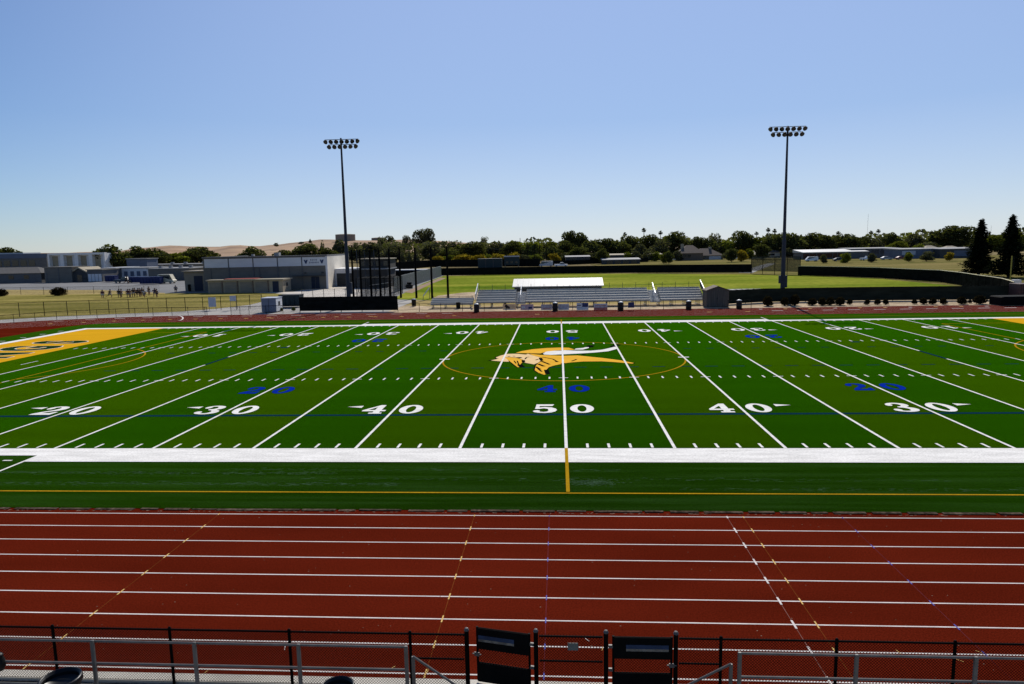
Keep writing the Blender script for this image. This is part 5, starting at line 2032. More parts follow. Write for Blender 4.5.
house('cream house between the dark trees behind the mesh screen', (768, 257.6), (780, 257.2), 252.4, 248.8, 9, mat('cream_stucco', (0.6, 0.5, 0.36), 0.8, 0.05), M['shingle'])
t, W, H = slab('carport', 'long low dark carport with a pale roof beyond centre field', (609, 261), (662, 260.2), 254.6, 8, M['darkwall'], M['tanlight'], rise=0.6)
openings(t, W, H, [(0.05 + 0.19 * i, 0.18 + 0.19 * i, 0.0, 0.7) for i in range(5)], 'bay', M['darkwall'])
t, W, H = slab('machine_shed', 'grey machine shed with a white roof strip beyond the outfield fence', (603, 264.4), (640, 263.6), 259.4, 6, M['darkwall'], M['roofgrey'], rise=0.6)
openings(t, W, H, [(0.1 + 0.22 * i, 0.26 + 0.22 * i, 0.0, 0.8) for i in range(4)], 'bay', M['glassdark'])
t, W, H = slab('long_wall_building', 'long pale grey windowless building behind the parked pickup', (803, 259.6), (868, 258.6), 251.8, 12, M['greywall'], M['roofwhite'], rise=1.1)
openings(t, W, H, [(0.0, 0.09, 0.1, 0.8), (0.1, 0.2, 0.25, 0.8), (0.215, 0.3, 0.1, 0.8), (0.31, 0.45, 0.2, 0.8), (0.46, 0.52, 0.1, 0.8), (0.53, 0.6, 0.3, 0.8)], 'rust_panel', mat('rust_brown', (0.07, 0.03, 0.018), 0.8, 0.3, (1, 1, 1)))
t, W, H = slab('long_shed', 'long grey shed roof behind the pale windowless building', (804, 256.6), (846, 256), 250, 10, M['greywall'], M['roofgrey'], rise=0.5)
t, W, H = slab('glazed_hall', 'low hall with a row of dark windows behind the silver sedan', (851, 258.4), (900, 258), 248.4, 14, M['greywall'], M['roofgrey'], rise=0.3)
openings(t, W, H, [(0.03 + 0.19 * i, 0.19 + 0.19 * i, 0.45, 0.85) for i in range(5)], 'window', M['glassdark'])
t, W, H = slab('panelled_hall', 'blue and grey panelled hall left of the dark conifers', (900, 258.8), (940, 258), 248.8, 14, M['bluewall'], M['roofgrey'], rise=0.3)
openings(t, W, H, [(0.42, 0.62, 0.05, 0.85)], 'blue_panel', M['bluewall'])
openings(t, W, H, [(0.04, 0.38, 0.4, 0.8)], 'mural', M['sign'])
openings(t, W, H, [(0.68, 0.95, 0.0, 0.6)], 'opening', M['darkwall'])
t, W, H = slab('low_hall', 'low dark hall with a white roof behind the left dark conifer', (940, 258.4), (985, 257.4), 248.4, 14, M['darkwall'], M['roofgrey'], rise=0.4)
openings(t, W, H, [(0.3, 0.6, 0.2, 0.8)], 'blue_panel', M['bluewall'])

# water tanks on the hill
for (x0, x1, y0, yb, lb, Dd) in ((335.5, 355, 234.6, 246, 'large grey round water tank on the golden hill', 1500), (371.5, 386, 238, 246, 'smaller pale water tank on the hill right of the large one', 1600)):
    A, B = atD(x0, y0, Dd), atD(x1, y0, Dd)
    zb_ = atD(x0, yb, Dd).z
    r_ = (B - A).length / 2
    t = thing('water_tank', lb, 'water tank', (*((A + B) / 2)[:2], zb_))
    h_ = A.z - zb_
    m = MB()
    m.lathe([(r_, -6), (r_, h_ - 0.6), (r_ * 1.01, h_ - 0.3), (r_ * 0.98, h_)], 28)
    m.build('shell', M['tanwall'], t, smooth=False)
    m = MB()
    m.lathe([(r_ * 0.98, h_ + 0.02), (r_ * 0.5, h_ + 0.9), (0, h_ + 1.2)], 28)
    m.build('roof', M['tanlight'], t)
    if x1 - x0 > 15:
        m = MB()
        m.tube([(0, 0, h_ + 1), (0, 0, h_ + 7)], 0.8, 8)
        m.tube([(0.6, -3.5, h_ + 6), (0.6, 3.5, h_ + 6)], 0.7, 8)
        m.build('vent', M['greywall'], t)

# radio masts
for px, yt, Dd, lb in ((868.3, 214, 900, 'thin radio mast rising above trees left of the round crowned tree'), (991.3, 225.5, 800, 'thin radio mast between the two dark conifers')):
    P = atD(px, yt, Dd)
    t = thing('radio_mast', lb, 'mast', (P.x, P.y, 0))
    m = MB()
    for k in range(3):
        a = k * 2 * pi / 3
        m.tube([(0.22 * cos(a), 0.22 * sin(a), 0), (0.22 * cos(a), 0.22 * sin(a), P.z)], 0.03, 5)
    z = 0
    while z < P.z - 2:
        m.tube([(0.22, 0, z), (-0.11, 0.19, z + 1), (-0.11, -0.19, z + 2)], 0.035, 4)
        z += 2
    m.build('lattice', M['galv'], t)

# yellow post, white box, dark covered mat at the far right
P = g(1010.3, 279.4)
hp = hgt(1010.3, 279.4, 256)
t = thing('foul_pole', 'slim yellow foul pole before the right dark conifer', 'pole', P)
m = MB()
m.tube([(0, 0, 0), (0, 0, hp)], 0.11, 8)
m.build('pole', M['yellowpost'], t)
m = MB()
m.box(0.12, 0.55, -0.02, 0.02, hp * 0.45, hp * 0.98)
m.build('wing', M['net'], t)
A, ang, W = facing((1001.8, 306), (1075, 305))
hh = hgt(1012, 305.8, 296.6)
t = thing('covered_mat', 'low jumping mat under a black cover at the right edge', 'mat', A, ang)
m = MB()
m.box(0, W, 0, 2.6, 0.08, hh, bev=0.12)
m.build('cover', M['blackmat'], t)
m = MB()
m.box(0.05, W - 0.05, 0.05, 2.5, -0.02, 0.078)
m.build('pallet', M['shingle'], t)
A = g(1013.6, 292)
t = thing('white_box', 'white box at the end of the pale capped outfield fence', 'box', A)
m = MB()
m.box(0, 1.1, 0, 0.8, 0.4, 1.9, bev=0.05)
m.build('case', M['whitewall'], t)
m = MB()
m.box(0.45, 0.65, 0.3, 0.5, -0.05, 0.4)
m.build('foot', M['galv'], t)
A = g(1019, 301)
t = thing('shipping_container', 'dark red brown container at the right edge behind the mat', 'container', A)
hh = hgt(1020, 301, 284)
m = MB()
m.box(0, 6.1, 0, 2.4, 0, hh, bev=0.03)
for i in range(18):
    m.box(0.2 + i * 0.33, 0.34 + i * 0.33, -0.05, 0.01, 0.15, hh - 0.15)
m.build('box', mat('rust_container', (0.07, 0.035, 0.032), 0.7, 0.15), t)
m = MB()
for x in (0.4, 0.8):
    m.tube([(6.13, x, 0.1), (6.13, x, hh - 0.1)], 0.025, 6)
m.build('lock_bar', M['galv'], t)
# mower and equipment near the bullpen
A = g(409.5, 288.5)
t = thing('field_drag', 'dark field roller parked by the slatted fence', 'roller', A, 0.2)
m = MB()
m.tube([(-0.7, 0, 0.45), (0.7, 0, 0.45)], 0.45, 14)
m.build('drum', M['brownbin'], t)
m = MB()
m.tube([(-0.75, 0, 0.45), (-0.75, 1.0, 0.7), (0, 2.2, 0.8), (0.75, 1.0, 0.7), (0.75, 0, 0.45)], 0.05, 6)
m.box(-0.5, 0.5, -0.4, 0.4, 0.95, 1.35)
m.build('frame', M['blackmetal'], t)
A = g(428.5, 299)
t = thing('ramp_rail', 'short white sloping rail left of the low bleacher', 'rail', A, 0)
m = MB()
m.tube([(-0.9, 0, 0.5), (0.1, 0.6, 1.9)], 0.09, 8)
m.build('rail', M['alushiny'], t)
m = MB()
m.tube([(-0.9, 0, -0.1), (-0.9, 0, 0.5)], 0.05, 6)
m.tube([(0.1, 0.6, -0.1), (0.1, 0.6, 1.9)], 0.05, 6)
m.build('post', M['galv'], t)


# ================================================================== PLANTS
def crown(seed, lobes, n, size, key, shell=0.55, ratio=(0.3, 0.45, 0.25)):
    r = random.Random(seed)
    m = MB()
    wts = [l[3] * l[4] * l[5] for l in lobes]
    tone = [r.random() for _ in lobes]
    for _ in range(n):
        k = r.choices(range(len(lobes)), wts)[0]
        cx, cy, cz, rx, ry, rz = lobes[k]
        while True:
            d = Vector((r.uniform(-1, 1), r.uniform(-1, 1), r.uniform(-1, 1)))
            if 0.05 < d.length <= 1:
                break
        d.normalize()
        rad = shell + (1 - shell) * r.random() ** 0.5
        rad *= 1 + 0.12 * sin(d.x * 7 + seed) * sin(d.z * 6 + k) + r.uniform(-0.05, 0.07)
        p = Vector((cx + d.x * rx * rad, cy + d.y * ry * rad, cz + d.z * rz * rad))
        s = size * r.uniform(0.55, 1.35)
        u = Vector((r.gauss(0, 1), r.gauss(0, 1), r.gauss(0, 0.7))).normalized()
        v = u.cross(Vector((r.gauss(0, 1), r.gauss(0, 1), r.gauss(0, 1)))).normalized()
        q = tone[k] + r.uniform(-0.35, 0.35)
        mi = 0 if q < ratio[0] else (1 if q < ratio[0] + ratio[1] else 2)
        m.face([p - u * s, p + v * s * 0.6 - u * 0.1 * s, p + u * s, p - v * s * 0.7], mi)
    return m, [M[key + '0'], M[key + '1'], M[key + '2']]


def trunk_mb(h, r, limbs, seed):
    rr = random.Random(seed)
    m = MB()
    m.tube([(0, 0, -0.02), (rr.uniform(-.01, .01), 0, h * 0.5), (rr.uniform(-.02, .02), rr.uniform(-.02, .02), h)], [r, r * 0.75, r * 0.5], 7)
    for i in range(limbs):
        a = 2 * pi * i / limbs + rr.uniform(-0.4, 0.4)
        z0 = h * rr.uniform(0.55, 0.95)
        e = Vector((cos(a) * 0.26, sin(a) * 0.26, z0 + rr.uniform(0.15, 0.35)))
        m.tube([(0, 0, z0), e * 0.55 + Vector((0, 0, z0 * 0.45)), e], [r * 0.5, r * 0.35, r * 0.15], 5)
    return m


def round_lobes(seed, n, w=0.5, z0=0.2, z1=0.86, flat=1.0):
    r = random.Random(seed)
    L = [(0, 0, (z0 + z1) / 2, w * 0.7, w * 0.7, (z1 - z0) * 0.55), (0.1, 0, z0 + 0.06, w * 0.62, w * 0.62, 0.16)]
    for i in range(n):
        a = 2 * pi * i / n + r.uniform(-0.4, 0.4)
        rr_ = w * r.uniform(0.35, 0.62)
        z = r.uniform(z0, z1)
        s = r.uniform(0.16, 0.27)
        L.append((cos(a) * rr_, sin(a) * rr_, z, s * 1.1, s * 1.1, s * 0.72 * flat))
    L.append((r.uniform(-.1, .1), 0, z1, 0.2, 0.2, 0.14))
    return L


def tree_proto(name, lobes, n, size, key, seed, th=0.42, tr=0.03, limbs=5, shell=0.55, ratio=(0.3, 0.45, 0.25)):
    t = thing(name, 'tree', 'tree', (0, -500, 0))
    trunk_mb(th, tr, limbs, seed).build('trunk', M['bark'], t)
    m, ms = crown(seed, lobes, n, size, key, shell, ratio)
    m.build('crown', ms, t)
    return Proto(t)


PT = {
    'oakA': tree_proto('oak_tree', round_lobes(1, 9), 2700, 0.044, 'oak', 1),
    'oakB': tree_proto('oak_tree', round_lobes(2, 7, 0.48, 0.18, 0.82), 2700, 0.044, 'oak', 2),
    'oakC': tree_proto('oak_tree', round_lobes(3, 11, 0.52, 0.16, 0.84), 2800, 0.044, 'oak', 3),
    'olvA': tree_proto('leafy_tree', round_lobes(4, 9, 0.5, 0.14, 0.84), 2500, 0.045, 'olive', 4),
    'olvB': tree_proto('leafy_tree', round_lobes(5, 7, 0.48, 0.16, 0.84), 2500, 0.045, 'olive', 5),
    'gldA': tree_proto('golden_tree', round_lobes(6, 8, 0.5, 0.14, 0.8), 2200, 0.048, 'gold', 6),
    'dskA': tree_proto('grey_green_tree', round_lobes(7, 9, 0.5, 0.15, 0.84), 2500, 0.044, 'dusk', 7),
    'dskB': tree_proto('grey_green_tree', round_lobes(8, 12, 0.5, 0.15, 0.88), 2500, 0.040, 'dusk', 8, shell=0.45),
}
# eucalyptus: several rounded heads on long limbs
PT['euc'] = tree_proto('eucalyptus_tree', [(-0.28, 0, 0.62, 0.2, 0.2, 0.2), (-0.05, 0.1, 0.8, 0.24, 0.22, 0.18), (0.2, 0, 0.72, 0.22, 0.22, 0.22), (0.36, 0, 0.5, 0.14, 0.16, 0.16), (-0.1, 0, 0.48, 0.2, 0.2, 0.16), (0.1, -0.1, 0.42, 0.2, 0.2, 0.14)], 1700, 0.036, 'dusk', 9, th=0.5)
# slender column
PT['cyp'] = tree_proto('cypress_tree', [(0, 0, 0.16 + 0.09 * i, 0.42 * (1 - 0.095 * i), 0.42 * (1 - 0.095 * i), 0.11) for i in range(9)], 1300, 0.05, 'dusk', 10, th=0.3, limbs=0)


def conifer_proto(seed):
    r = random.Random(seed)
    t = thing('conifer_tree', 'tree', 'tree', (0, -500, 0))
    m = MB()
    m.tube([(0, 0, -0.02), (0, 0, 0.5), (0, 0, 0.97)], [0.026, 0.016, 0.004], 8)
    cr_ = MB()
    for i in range(74):
        z = 0.06 + 0.93 * (i / 73) ** 0.95
        a = i * 2.4 + r.uniform(-0.5, 0.5)
        L = ((1 - z) ** 0.95 * 0.31 * r.uniform(0.7, 1.15) + 0.012) * (0.85 + 0.15 * sin(z * 23 + seed))
        for b in range(4):
            aa = a + b * pi / 2 + r.uniform(-0.35, 0.35)
            LL = L * r.uniform(0.7, 1.15)
            tip = Vector((cos(aa) * LL, sin(aa) * LL, z - LL * 0.20 + 0.03))
            if b % 2 == 0:
                m.tube([(0, 0, z), tip], [0.006, 0.002], 4)
            nleaf = int(9 + 85 * LL / 0.3)
            for k in range(nleaf):
                f = r.uniform(0.15, 1.05)
                p = Vector((0, 0, z)).lerp(tip, f) + Vector((r.gauss(0, 0.014), r.gauss(0, 0.014), r.gauss(0, 0.012)))
                s = r.uniform(0.012, 0.027)
                u = Vector((cos(aa) + r.gauss(0, .5), sin(aa) + r.gauss(0, .5), r.gauss(-0.25, .4))).normalized()
                v = u.cross(Vector((r.gauss(0, .4), r.gauss(0, .4), 1))).normalized()
                cr_.face([p - u * s, p + v * s * 0.5, p + u * s, p - v * s * 0.5], r.choice((0, 0, 1, 1, 2)))
    m.build('trunk', M['bark'], t)
    cr_.build('crown', [M['conif0'], M['conif1'], M['conif2']], t)
    return Proto(t)


PT['con'] = conifer_proto(21)
PT['con2'] = conifer_proto(22)


def palm_proto(seed):
    r = random.Random(seed)
    t = thing('palm_tree', 'tree', 'tree', (0, -500, 0))
    m = MB()
    m.tube([(0, 0, -0.01), (0.004, 0, 0.5), (0, 0, 0.90)], [0.020, 0.015, 0.013], 7)
    m.build('trunk', M['bark'], t)
    m = MB()
    for i in range(46):
        a = r.uniform(0, 2 * pi)
        el = r.uniform(-0.9, 1.3)
        L = 0.085 * r.uniform(0.8, 1.15)
        d = Vector((cos(a) * cos(el), sin(a) * cos(el), sin(el)))
        s = d.cross(Vector((0, 0, 1)))
        s = s.normalized() if s.length > 0.05 else Vector((1, 0, 0))
        c = Vector((0, 0, 0.915))
        e = c + d * L
        m.face([c, e - s * 0.030, e + Vector((0, 0, -0.018)) + d * 0.012, e + s * 0.030], r.choice((0, 1, 1, 2)))
    m.build('crown', [M['palm0'], M['palm1'], M['palm2']], t)
    return Proto(t)


PT['palm'] = palm_proto(31)


def bush_proto(seed, key='shrub'):
    t = thing('bush', 'bush', 'bush', (0, -500, 0))
    m = MB()
    for i in range(5):
        a = i * 1.26
        m.tube([(0.05 * cos(a), 0.05 * sin(a), -0.02), (0.26 * cos(a), 0.26 * sin(a), 0.35)], [0.03, 0.012], 5)
    m.build('stems', M['bark'], t)
    m, ms = crown(seed, [(0, 0, 0.45, 0.38, 0.38, 0.42), (-0.22, 0.05, 0.40, 0.24, 0.26, 0.32), (0.24, -0.05, 0.42, 0.24, 0.26, 0.34), (0.02, 0, 0.68, 0.26, 0.26, 0.26), (0, -0.1, 0.20, 0.42, 0.40, 0.22)], 1700, 0.055, key, 0.4)
    m.build('foliage', ms, t)
    return Proto(t)


PB = [bush_proto(41), bush_proto(42)]
POL = bush_proto(43, 'olive')

rt = random.Random(99)


def tree(kind, px, yt, wpx, D, label, group='trees along the horizon', base=0.0, cat='tree'):
    """a tree D metres out along the view, its top seen at yt and its crown wpx wide"""
    P = atD(px, yt, D)
    H = max(1.5, P.z - base)
    Wm = wpx / FPX * D * rt.uniform(1.08, 1.4)
    # crown protos are about 1.0 wide and 1.0 high
    PT[kind].put((P.x, P.y, base), rt.uniform(0, 6.28), label, (Wm, Wm, H), group, cat)


PL = [
    # far left behind the campus
    ('oakA', 4, 247, 26, 430, 'dark rounded tree behind the long blue grey building at the left edge'),
    ('oakB', 110, 243.4, 33, 290, 'dark broad tree right of the white bay building'),
    ('olvB', 127, 250.2, 16, 300, 'small olive tree right of the broad tree by the bay building'),
    ('oakC', 136, 245.6, 22, 300, 'dark tree, left of the joined pair behind the white block'),
    ('oakA', 152, 248, 28, 300, 'dark tree, right of the joined pair behind the white block'),
    ('olvA', 176, 252.6, 26, 310, 'low olive green tree before the hill between two dark trees'),
    ('oakC', 200, 246.6, 36, 320, 'dark broad tree just left of the gym roof'),
    ('olvA', 184, 251.6, 14, 330, 'small yellow green tree left of the tree by the gym'),
    ('oakB', 250, 245.6, 24, 330, 'dark tree rising behind the middle of the gym roof'),
    ('oakA', 285, 249.6, 24, 340, 'low dark tree behind the gym roof left of the sign panel'),
    ('oakA', 308, 243.2, 26, 340, 'dark tree behind the printed gym sign'),
    ('cyp', 322, 239.6, 9, 345, 'pointed dark tree behind the printed gym sign'),
    ('oakC', 327, 247.2, 16, 345, 'low dark tree behind the right end of the gym'),
    ('dskA', 339, 238.6, 17, 500, 'grey green tree in front of the large water tank'),
    ('dskB', 356, 243, 26, 480, 'dim tree right of the left light pole'),
    ('dskA', 371, 241.5, 24, 470, 'dim tree right of the water tanks'),
    ('dskB', 381, 237, 12, 500, 'upright dim tree beside the smaller water tank'),
    ('euc', 388, 235, 13, 700, 'loose grey eucalyptus left of the large eucalyptus clump'),
    ('dskB', 395, 244, 30, 460, 'dim tree behind the ball net poles'),
    ('euc', 406.5, 234.8, 9, 740, 'slender eucalyptus just left of the large clump'),
    ('euc', 420.5, 228.6, 16, 760, 'tall eucalyptus, left half of the large clump on the skyline'),
    ('euc', 427.5, 227.6, 13, 765, 'tall eucalyptus, right half of the large clump on the skyline'),
    ('cyp', 402, 247, 8, 330, 'dark narrow cypress, left of three behind the white shelter'),
    ('cyp', 409, 246, 8, 330, 'dark narrow cypress, middle of three behind the white shelter'),
    ('cyp', 416, 246.6, 8.5, 330, 'dark narrow cypress, right of three behind the white shelter'),
    ('dskA', 432, 242, 26, 450, 'dim rounded tree right of the three narrow cypresses'),
    ('dskB', 450, 240.8, 26, 470, 'dim rounded tree behind the rightmost ball net pole'),
    ('oakB', 446, 247.5, 22, 380, 'dark low tree before the dim trees behind left field'),
    ('gldA', 439, 254.6, 12, 330, 'rusty golden shrub tree behind the back fence, leftmost'),
    ('gldA', 462, 252.8, 20, 330, 'golden shrub tree left of the outfield scoreboard'),
    ('olvA', 468, 243, 22, 460, 'olive tree behind the golden shrubs of left field'),
    ('oakA', 474, 241.2, 24, 400, 'dark tree behind the golden shrubs left of the scoreboard'),
    ('dskB', 484, 236.8, 9, 640, 'small rounded treetop standing above the row left of the scoreboard'),
    ('gldA', 481, 253, 14, 325, 'golden shrub tree behind the dark storage box'),
    ('dskA', 497, 242, 26, 470, 'grey green tree behind the scoreboard'),
    ('gldA', 497, 252.4, 15, 330, 'rust tinted shrub tree just left of the scoreboard'),
    ('gldA', 514, 251, 14, 335, 'bright golden shrub tree right above the scoreboard'),
    ('oakC', 514, 240.6, 24, 430, 'dark tree rising behind the scoreboard'),
    ('olvB', 532, 240.6, 26, 420, 'olive tree behind the row of net poles'),
    ('olvA', 549, 241.2, 20, 430, 'olive tree right of the row of net poles'),
    ('gldA', 554.5, 251.8, 10, 330, 'round golden shrub tree beyond the work truck'),
    ('oakB', 551, 244.6, 22, 370, 'dark low tree beyond the work truck'),
    ('oakA', 570.5, 230.2, 17, 430, 'tall dark tree with two heads, left head, above centre field'),
    ('oakC', 580.5, 232, 17, 430, 'tall dark tree with two heads, right head, above centre field'),
    ('oakC', 566, 240, 20, 400, 'dark tree below the two headed tall tree on its left'),
    ('oakB', 590, 239, 24, 390, 'dark tree right of the two headed tall tree'),
    ('oakA', 579, 247, 18, 345, 'dark round tree before the tall two headed tree'),
    ('oakC', 603, 248, 12.5, 320, 'dark round bushy tree left of the peach house'),
    ('oakA', 606, 238.2, 24, 400, 'dark tree behind the peach house, left of two'),
    ('oakB', 620, 240, 22, 395, 'dark tree behind the peach house, right of two'),
    ('oakC', 630.5, 235.2, 20, 420, 'dark tree under the leftmost palm'),
    ('dskA', 640, 243, 16, 370, 'dim tree behind the long carport'),
    ('oakA', 651, 234.2, 20, 420, 'dark tree between two palms beyond the carport'),
    ('dskB', 660, 240, 20, 390, 'dim tree behind the right end of the carport'),
    ('oakC', 674, 231.2, 22, 400, 'tall leaning dark tree left of the brown roofed houses'),
    ('dskA', 684.5, 238.4, 14, 430, 'pale loose tree right of the leaning dark tree'),
    ('oakB', 669, 250.4, 8, 300, 'small dark tree before the tall brown house'),
    ('olvA', 664, 252.2, 8, 305, 'small yellow green tree by the right end of the carport'),
    ('oakA', 698, 236.2, 16, 380, 'dark tree behind the brown houses, left of three'),
    ('oakB', 710, 237, 18, 380, 'dark tree behind the brown houses, middle of three'),
    ('dskB', 716, 233.6, 14, 400, 'spiky dark tree behind the brown houses, right of three'),
    ('olvB', 727, 240, 18, 400, 'olive tree right of the brown houses'),
    ('oakC', 743, 230.4, 18, 400, 'tall dark tree left of the twin palms'),
    ('oakA', 732, 248.2, 11, 310, 'small dark round tree by the low tan house'),
    ('gldA', 742, 248.6, 11, 315, 'yellow green shrub tree right of the small dark tree'),
    ('olvA', 756, 236.6, 18, 400, 'olive tree under the palm left of the twin palms'),
    ('oakB', 769, 234.6, 18, 390, 'dark tree under the twin palms'),
    ('oakA', 762, 244, 16, 340, 'dark tree with a visible trunk behind the mesh screen'),
    ('oakC', 779, 234, 18, 385, 'dark tree behind the right light pole'),
    ('oakB', 794, 232, 24, 380, 'dark full tree, first right of the right light pole'),
    ('oakC', 811, 232.4, 24, 385, 'dark full tree, second right of the right light pole'),
    ('oakA', 826, 235, 22, 385, 'dark full tree, third right of the right light pole'),
    ('olvA', 835, 235.6, 18, 400, 'olive tree behind the pale windowless building'),
    ('oakC', 849, 233.4, 24, 390, 'dark full tree left of the glazed hall'),
    ('dskA', 866, 236, 20, 430, 'dim tree behind the left half of the glazed hall'),
    ('dskB', 880, 236.6, 22, 440, 'dim tree behind the right half of the glazed hall'),
    ('oakB', 893.5, 231.6, 17, 420, 'dark rounded tree above the blue panelled hall'),
    ('olvA', 898, 241, 22, 390, 'olive tree above the left end of the panelled hall'),
    ('dskA', 914, 233, 20, 430, 'dim rounded tree left of the round crowned tree'),
    ('olvB', 920, 243.6, 9, 330, 'small bright green tree before the panelled hall'),
    ('oakB', 934, 229.4, 16, 420, 'dark tree joined to the left of the large round crowned tree'),
    ('oakA', 956, 225.2, 31, 410, 'large round crowned dark tree left of the conifers'),
    ('dskB', 930, 242, 22, 400, 'dim low tree under the large round crowned tree'),
    ('olvA', 993, 234.4, 24, 420, 'olive tree seen between the two dark conifers'),
    ('dskA', 978, 236, 24, 430, 'dim tree behind the left dark conifer'),
    ('olvB', 1019, 233, 24, 430, 'olive tree right of the right dark conifer'),
    ('dskB', 1010, 240, 24, 430, 'dim tree behind the right dark conifer'),
    ('dskB', 276, 242.8, 6, 1150, 'small round tree on the hill ridge above the gym'),
    ('dskA', 301, 241.6, 7, 1200, 'low tree on the hill ridge left of the pointed one'),
    ('cyp', 310, 238.6, 4.5, 1200, 'tiny pointed tree on the hill ridge'),
]
for k_, px, yt, wpx, D, lb in PL:
    base = 0.0
    if D >= 1100:
        base = atD(px, interp(ridge, px) + 1.5, D).z
        P = atD(px, yt, D)
        Wm = wpx / FPX * D
        PT[k_].put((P.x, P.y, base - 1.0), rt.uniform(0, 6.28), lb, (Wm, Wm, P.z - base + 1.0), 'trees along the horizon', 'tree')
    else:
        tree(k_, px, yt, wpx, D, lb)
# low shrub trees under the row, beyond the outfield road
UNDER = [('olvA', 448, 254.6, 12), ('gldA', 473, 255, 11), ('olvB', 489, 254.4, 12), ('dskA', 522, 254.2, 14), ('olvB', 536, 253.8, 14), ('dskB', 566, 252.6, 14), ('olvA', 573, 254, 9), ('dskA', 588, 252.2, 13), ('dskB', 597, 252.4, 11), ('olvA', 628, 251.6, 9),
         ('dskA', 636, 250.6, 12), ('dskB', 648, 250.8, 12), ('olvB', 656, 251.4, 9), ('dskA', 678, 250, 9), ('dskB', 728, 249.6, 10), ('olvA', 750, 248.2, 9), ('dskA', 788, 247.6, 12), ('dskB', 800, 247.2, 12), ('dskA', 818, 247, 12)]
BEY = ['far behind the back fence', 'beyond the outfield road', 'behind the carport', 'beyond the brown houses', 'behind the right light pole']
for i, (k_, px, yt, wpx) in enumerate(UNDER):
    where = BEY[0] if px < 500 else BEY[1] if px < 600 else BEY[2] if px < 665 else BEY[3] if px < 770 else BEY[4]
    lookw = {'olvA': 'olive', 'olvB': 'leafy olive', 'gldA': 'rusty golden', 'dskA': 'dim grey green', 'dskB': 'dim dark green'}[k_]
    tree(k_, px, yt, wpx, 350 if px < 770 else 372, 'low %s shrub tree %s, %s of the low row' % (lookw, where, ['first', 'second', 'third', 'fourth', 'fifth', 'sixth', 'seventh', 'eighth', 'ninth', 'tenth', 'eleventh', 'twelfth', 'thirteenth', 'fourteenth', 'fifteenth', 'sixteenth', 'seventeenth', 'eighteenth', 'nineteenth'][i]), 'low shrub trees under the far row')
fence_run('board_fence', 'dark weathered board fence along the road beyond centre field', [g(548, 265.6), g(603, 263.6), g(648, 262)], 2.0, 4.0, 'windscreen', thick=0.06, postr=0.06)
t, W, H = slab('machine_shed', 'small dark shed beyond the board fence left of the round bushy tree', (566, 264), (590, 263.4), 256.6, 6, M['darkwall'], M['roofgrey'], rise=0.5)
openings(t, W, H, [(0.15, 0.45, 0.0, 0.8), (0.6, 0.85, 0.3, 0.7)], 'bay', M['glassdark'])

for k_, px, yt, wpx, lb in (('olvB', 846, 252.4, 9, 'low olive bush tree before the join of the long pale building and the hall'), ('dskA', 872, 252.6, 8, 'low dim bush tree before the dark windows of the glazed hall'), ('olvA', 909, 251.6, 8, 'low olive bush tree before the mural of the panelled hall'),
                            ('dskB', 927, 251.4, 11, 'low dim bush tree right of the blue panel on the hall'), ('gldA', 950, 251.2, 9, 'low golden bush tree before the low dark hall'), ('dskA', 824, 253.8, 7, 'low dim bush tree between the white van and the dark car')):
    tree(k_, px, yt, wpx, 268, lb, 'bush trees before the long halls')

# the wood behind the single trees: one mass
wd = MB()
rw = random.Random(77)
for i in range(9000):
    px = rw.uniform(345, 1180)
    D = rw.uniform(470, 560)
    yt = 246.5 - 0.0193 * (px - 512) - 4.5 - 2.0 * sin(px * 0.05) - 1.6 * sin(px * 0.13 + 1) - 1.2 * sin(px * 0.37)
    P = atD(px, yt, D)
    z = P.z * rw.random() ** 0.7
    s_ = rw.uniform(0.7, 1.9)
    u = Vector((rw.gauss(0, 1), rw.gauss(0, 1), rw.gauss(0, 0.6))).normalized()
    v = u.cross(Vector((rw.gauss(0, 1), rw.gauss(0, 1), rw.gauss(0, 1)))).normalized()
    p = Vector((P.x, P.y, z))
    tone = sin(px * 0.21) + sin(px * 0.083 + 2) + rw.uniform(-0.8, 0.8)
    wd.face([p - u * s_, p + v * s_ * 0.7, p + u * s_, p - v * s_ * 0.7], 0 if tone < -0.3 else (1 if tone < 0.9 else 2))
wo_ = wd.build('far_wood', [M['oak1'], M['dusk1'], M['olive1']])
tag(wo_, 'far wood running behind the single trees along the whole horizon', 'wood', None, 'stuff')
# extra woods off to both sides so the row does not stop at the frame
for px, yt, lb in ((-40, 248, 'dark tree beyond the left edge, nearest the classroom building'), (-90, 247, 'dark tree second beyond the left edge'), (1050, 231, 'dark tree just beyond the right edge'), (1085, 228, 'dark tree farther beyond the right edge')):
    tree('oakB', px, yt, 30, 330, lb)

for px, yt, D, lb in ((625, 232.2, 520, 'small palm, leftmost of the row beyond centre field'), (644, 227.6, 470, 'tallest palm beyond the carport'), (660.5, 230.6, 480, 'palm right of the tallest one beyond the carport'), (734, 233, 500, 'palm left of the tall dark tree behind the tan houses'),
                      (756.6, 231.6, 520, 'small palm left of the twin palms'), (768.4, 227.6, 480, 'left of the twin palms by the right light pole'), (774.6, 228.8, 480, 'right of the twin palms by the right light pole'), (838.2, 231, 480, 'palm rising behind the olive tree by the windowless building'),
                      (871.2, 230.6, 500, 'palm left of the pair beside the thin mast'), (878.4, 229.2, 500, 'palm right of the pair beside the thin mast'), (922.6, 229, 510, 'palm left of the large round crowned tree')):
    P = atD(px, yt, D)
    s = 0.9 * 4.6 / FPX * D / 0.17
    PT['palm'].put((P.x, P.y, 0), rt.uniform(0, 6), lb, (s, s, P.z), 'palms on the skyline', 'palm')

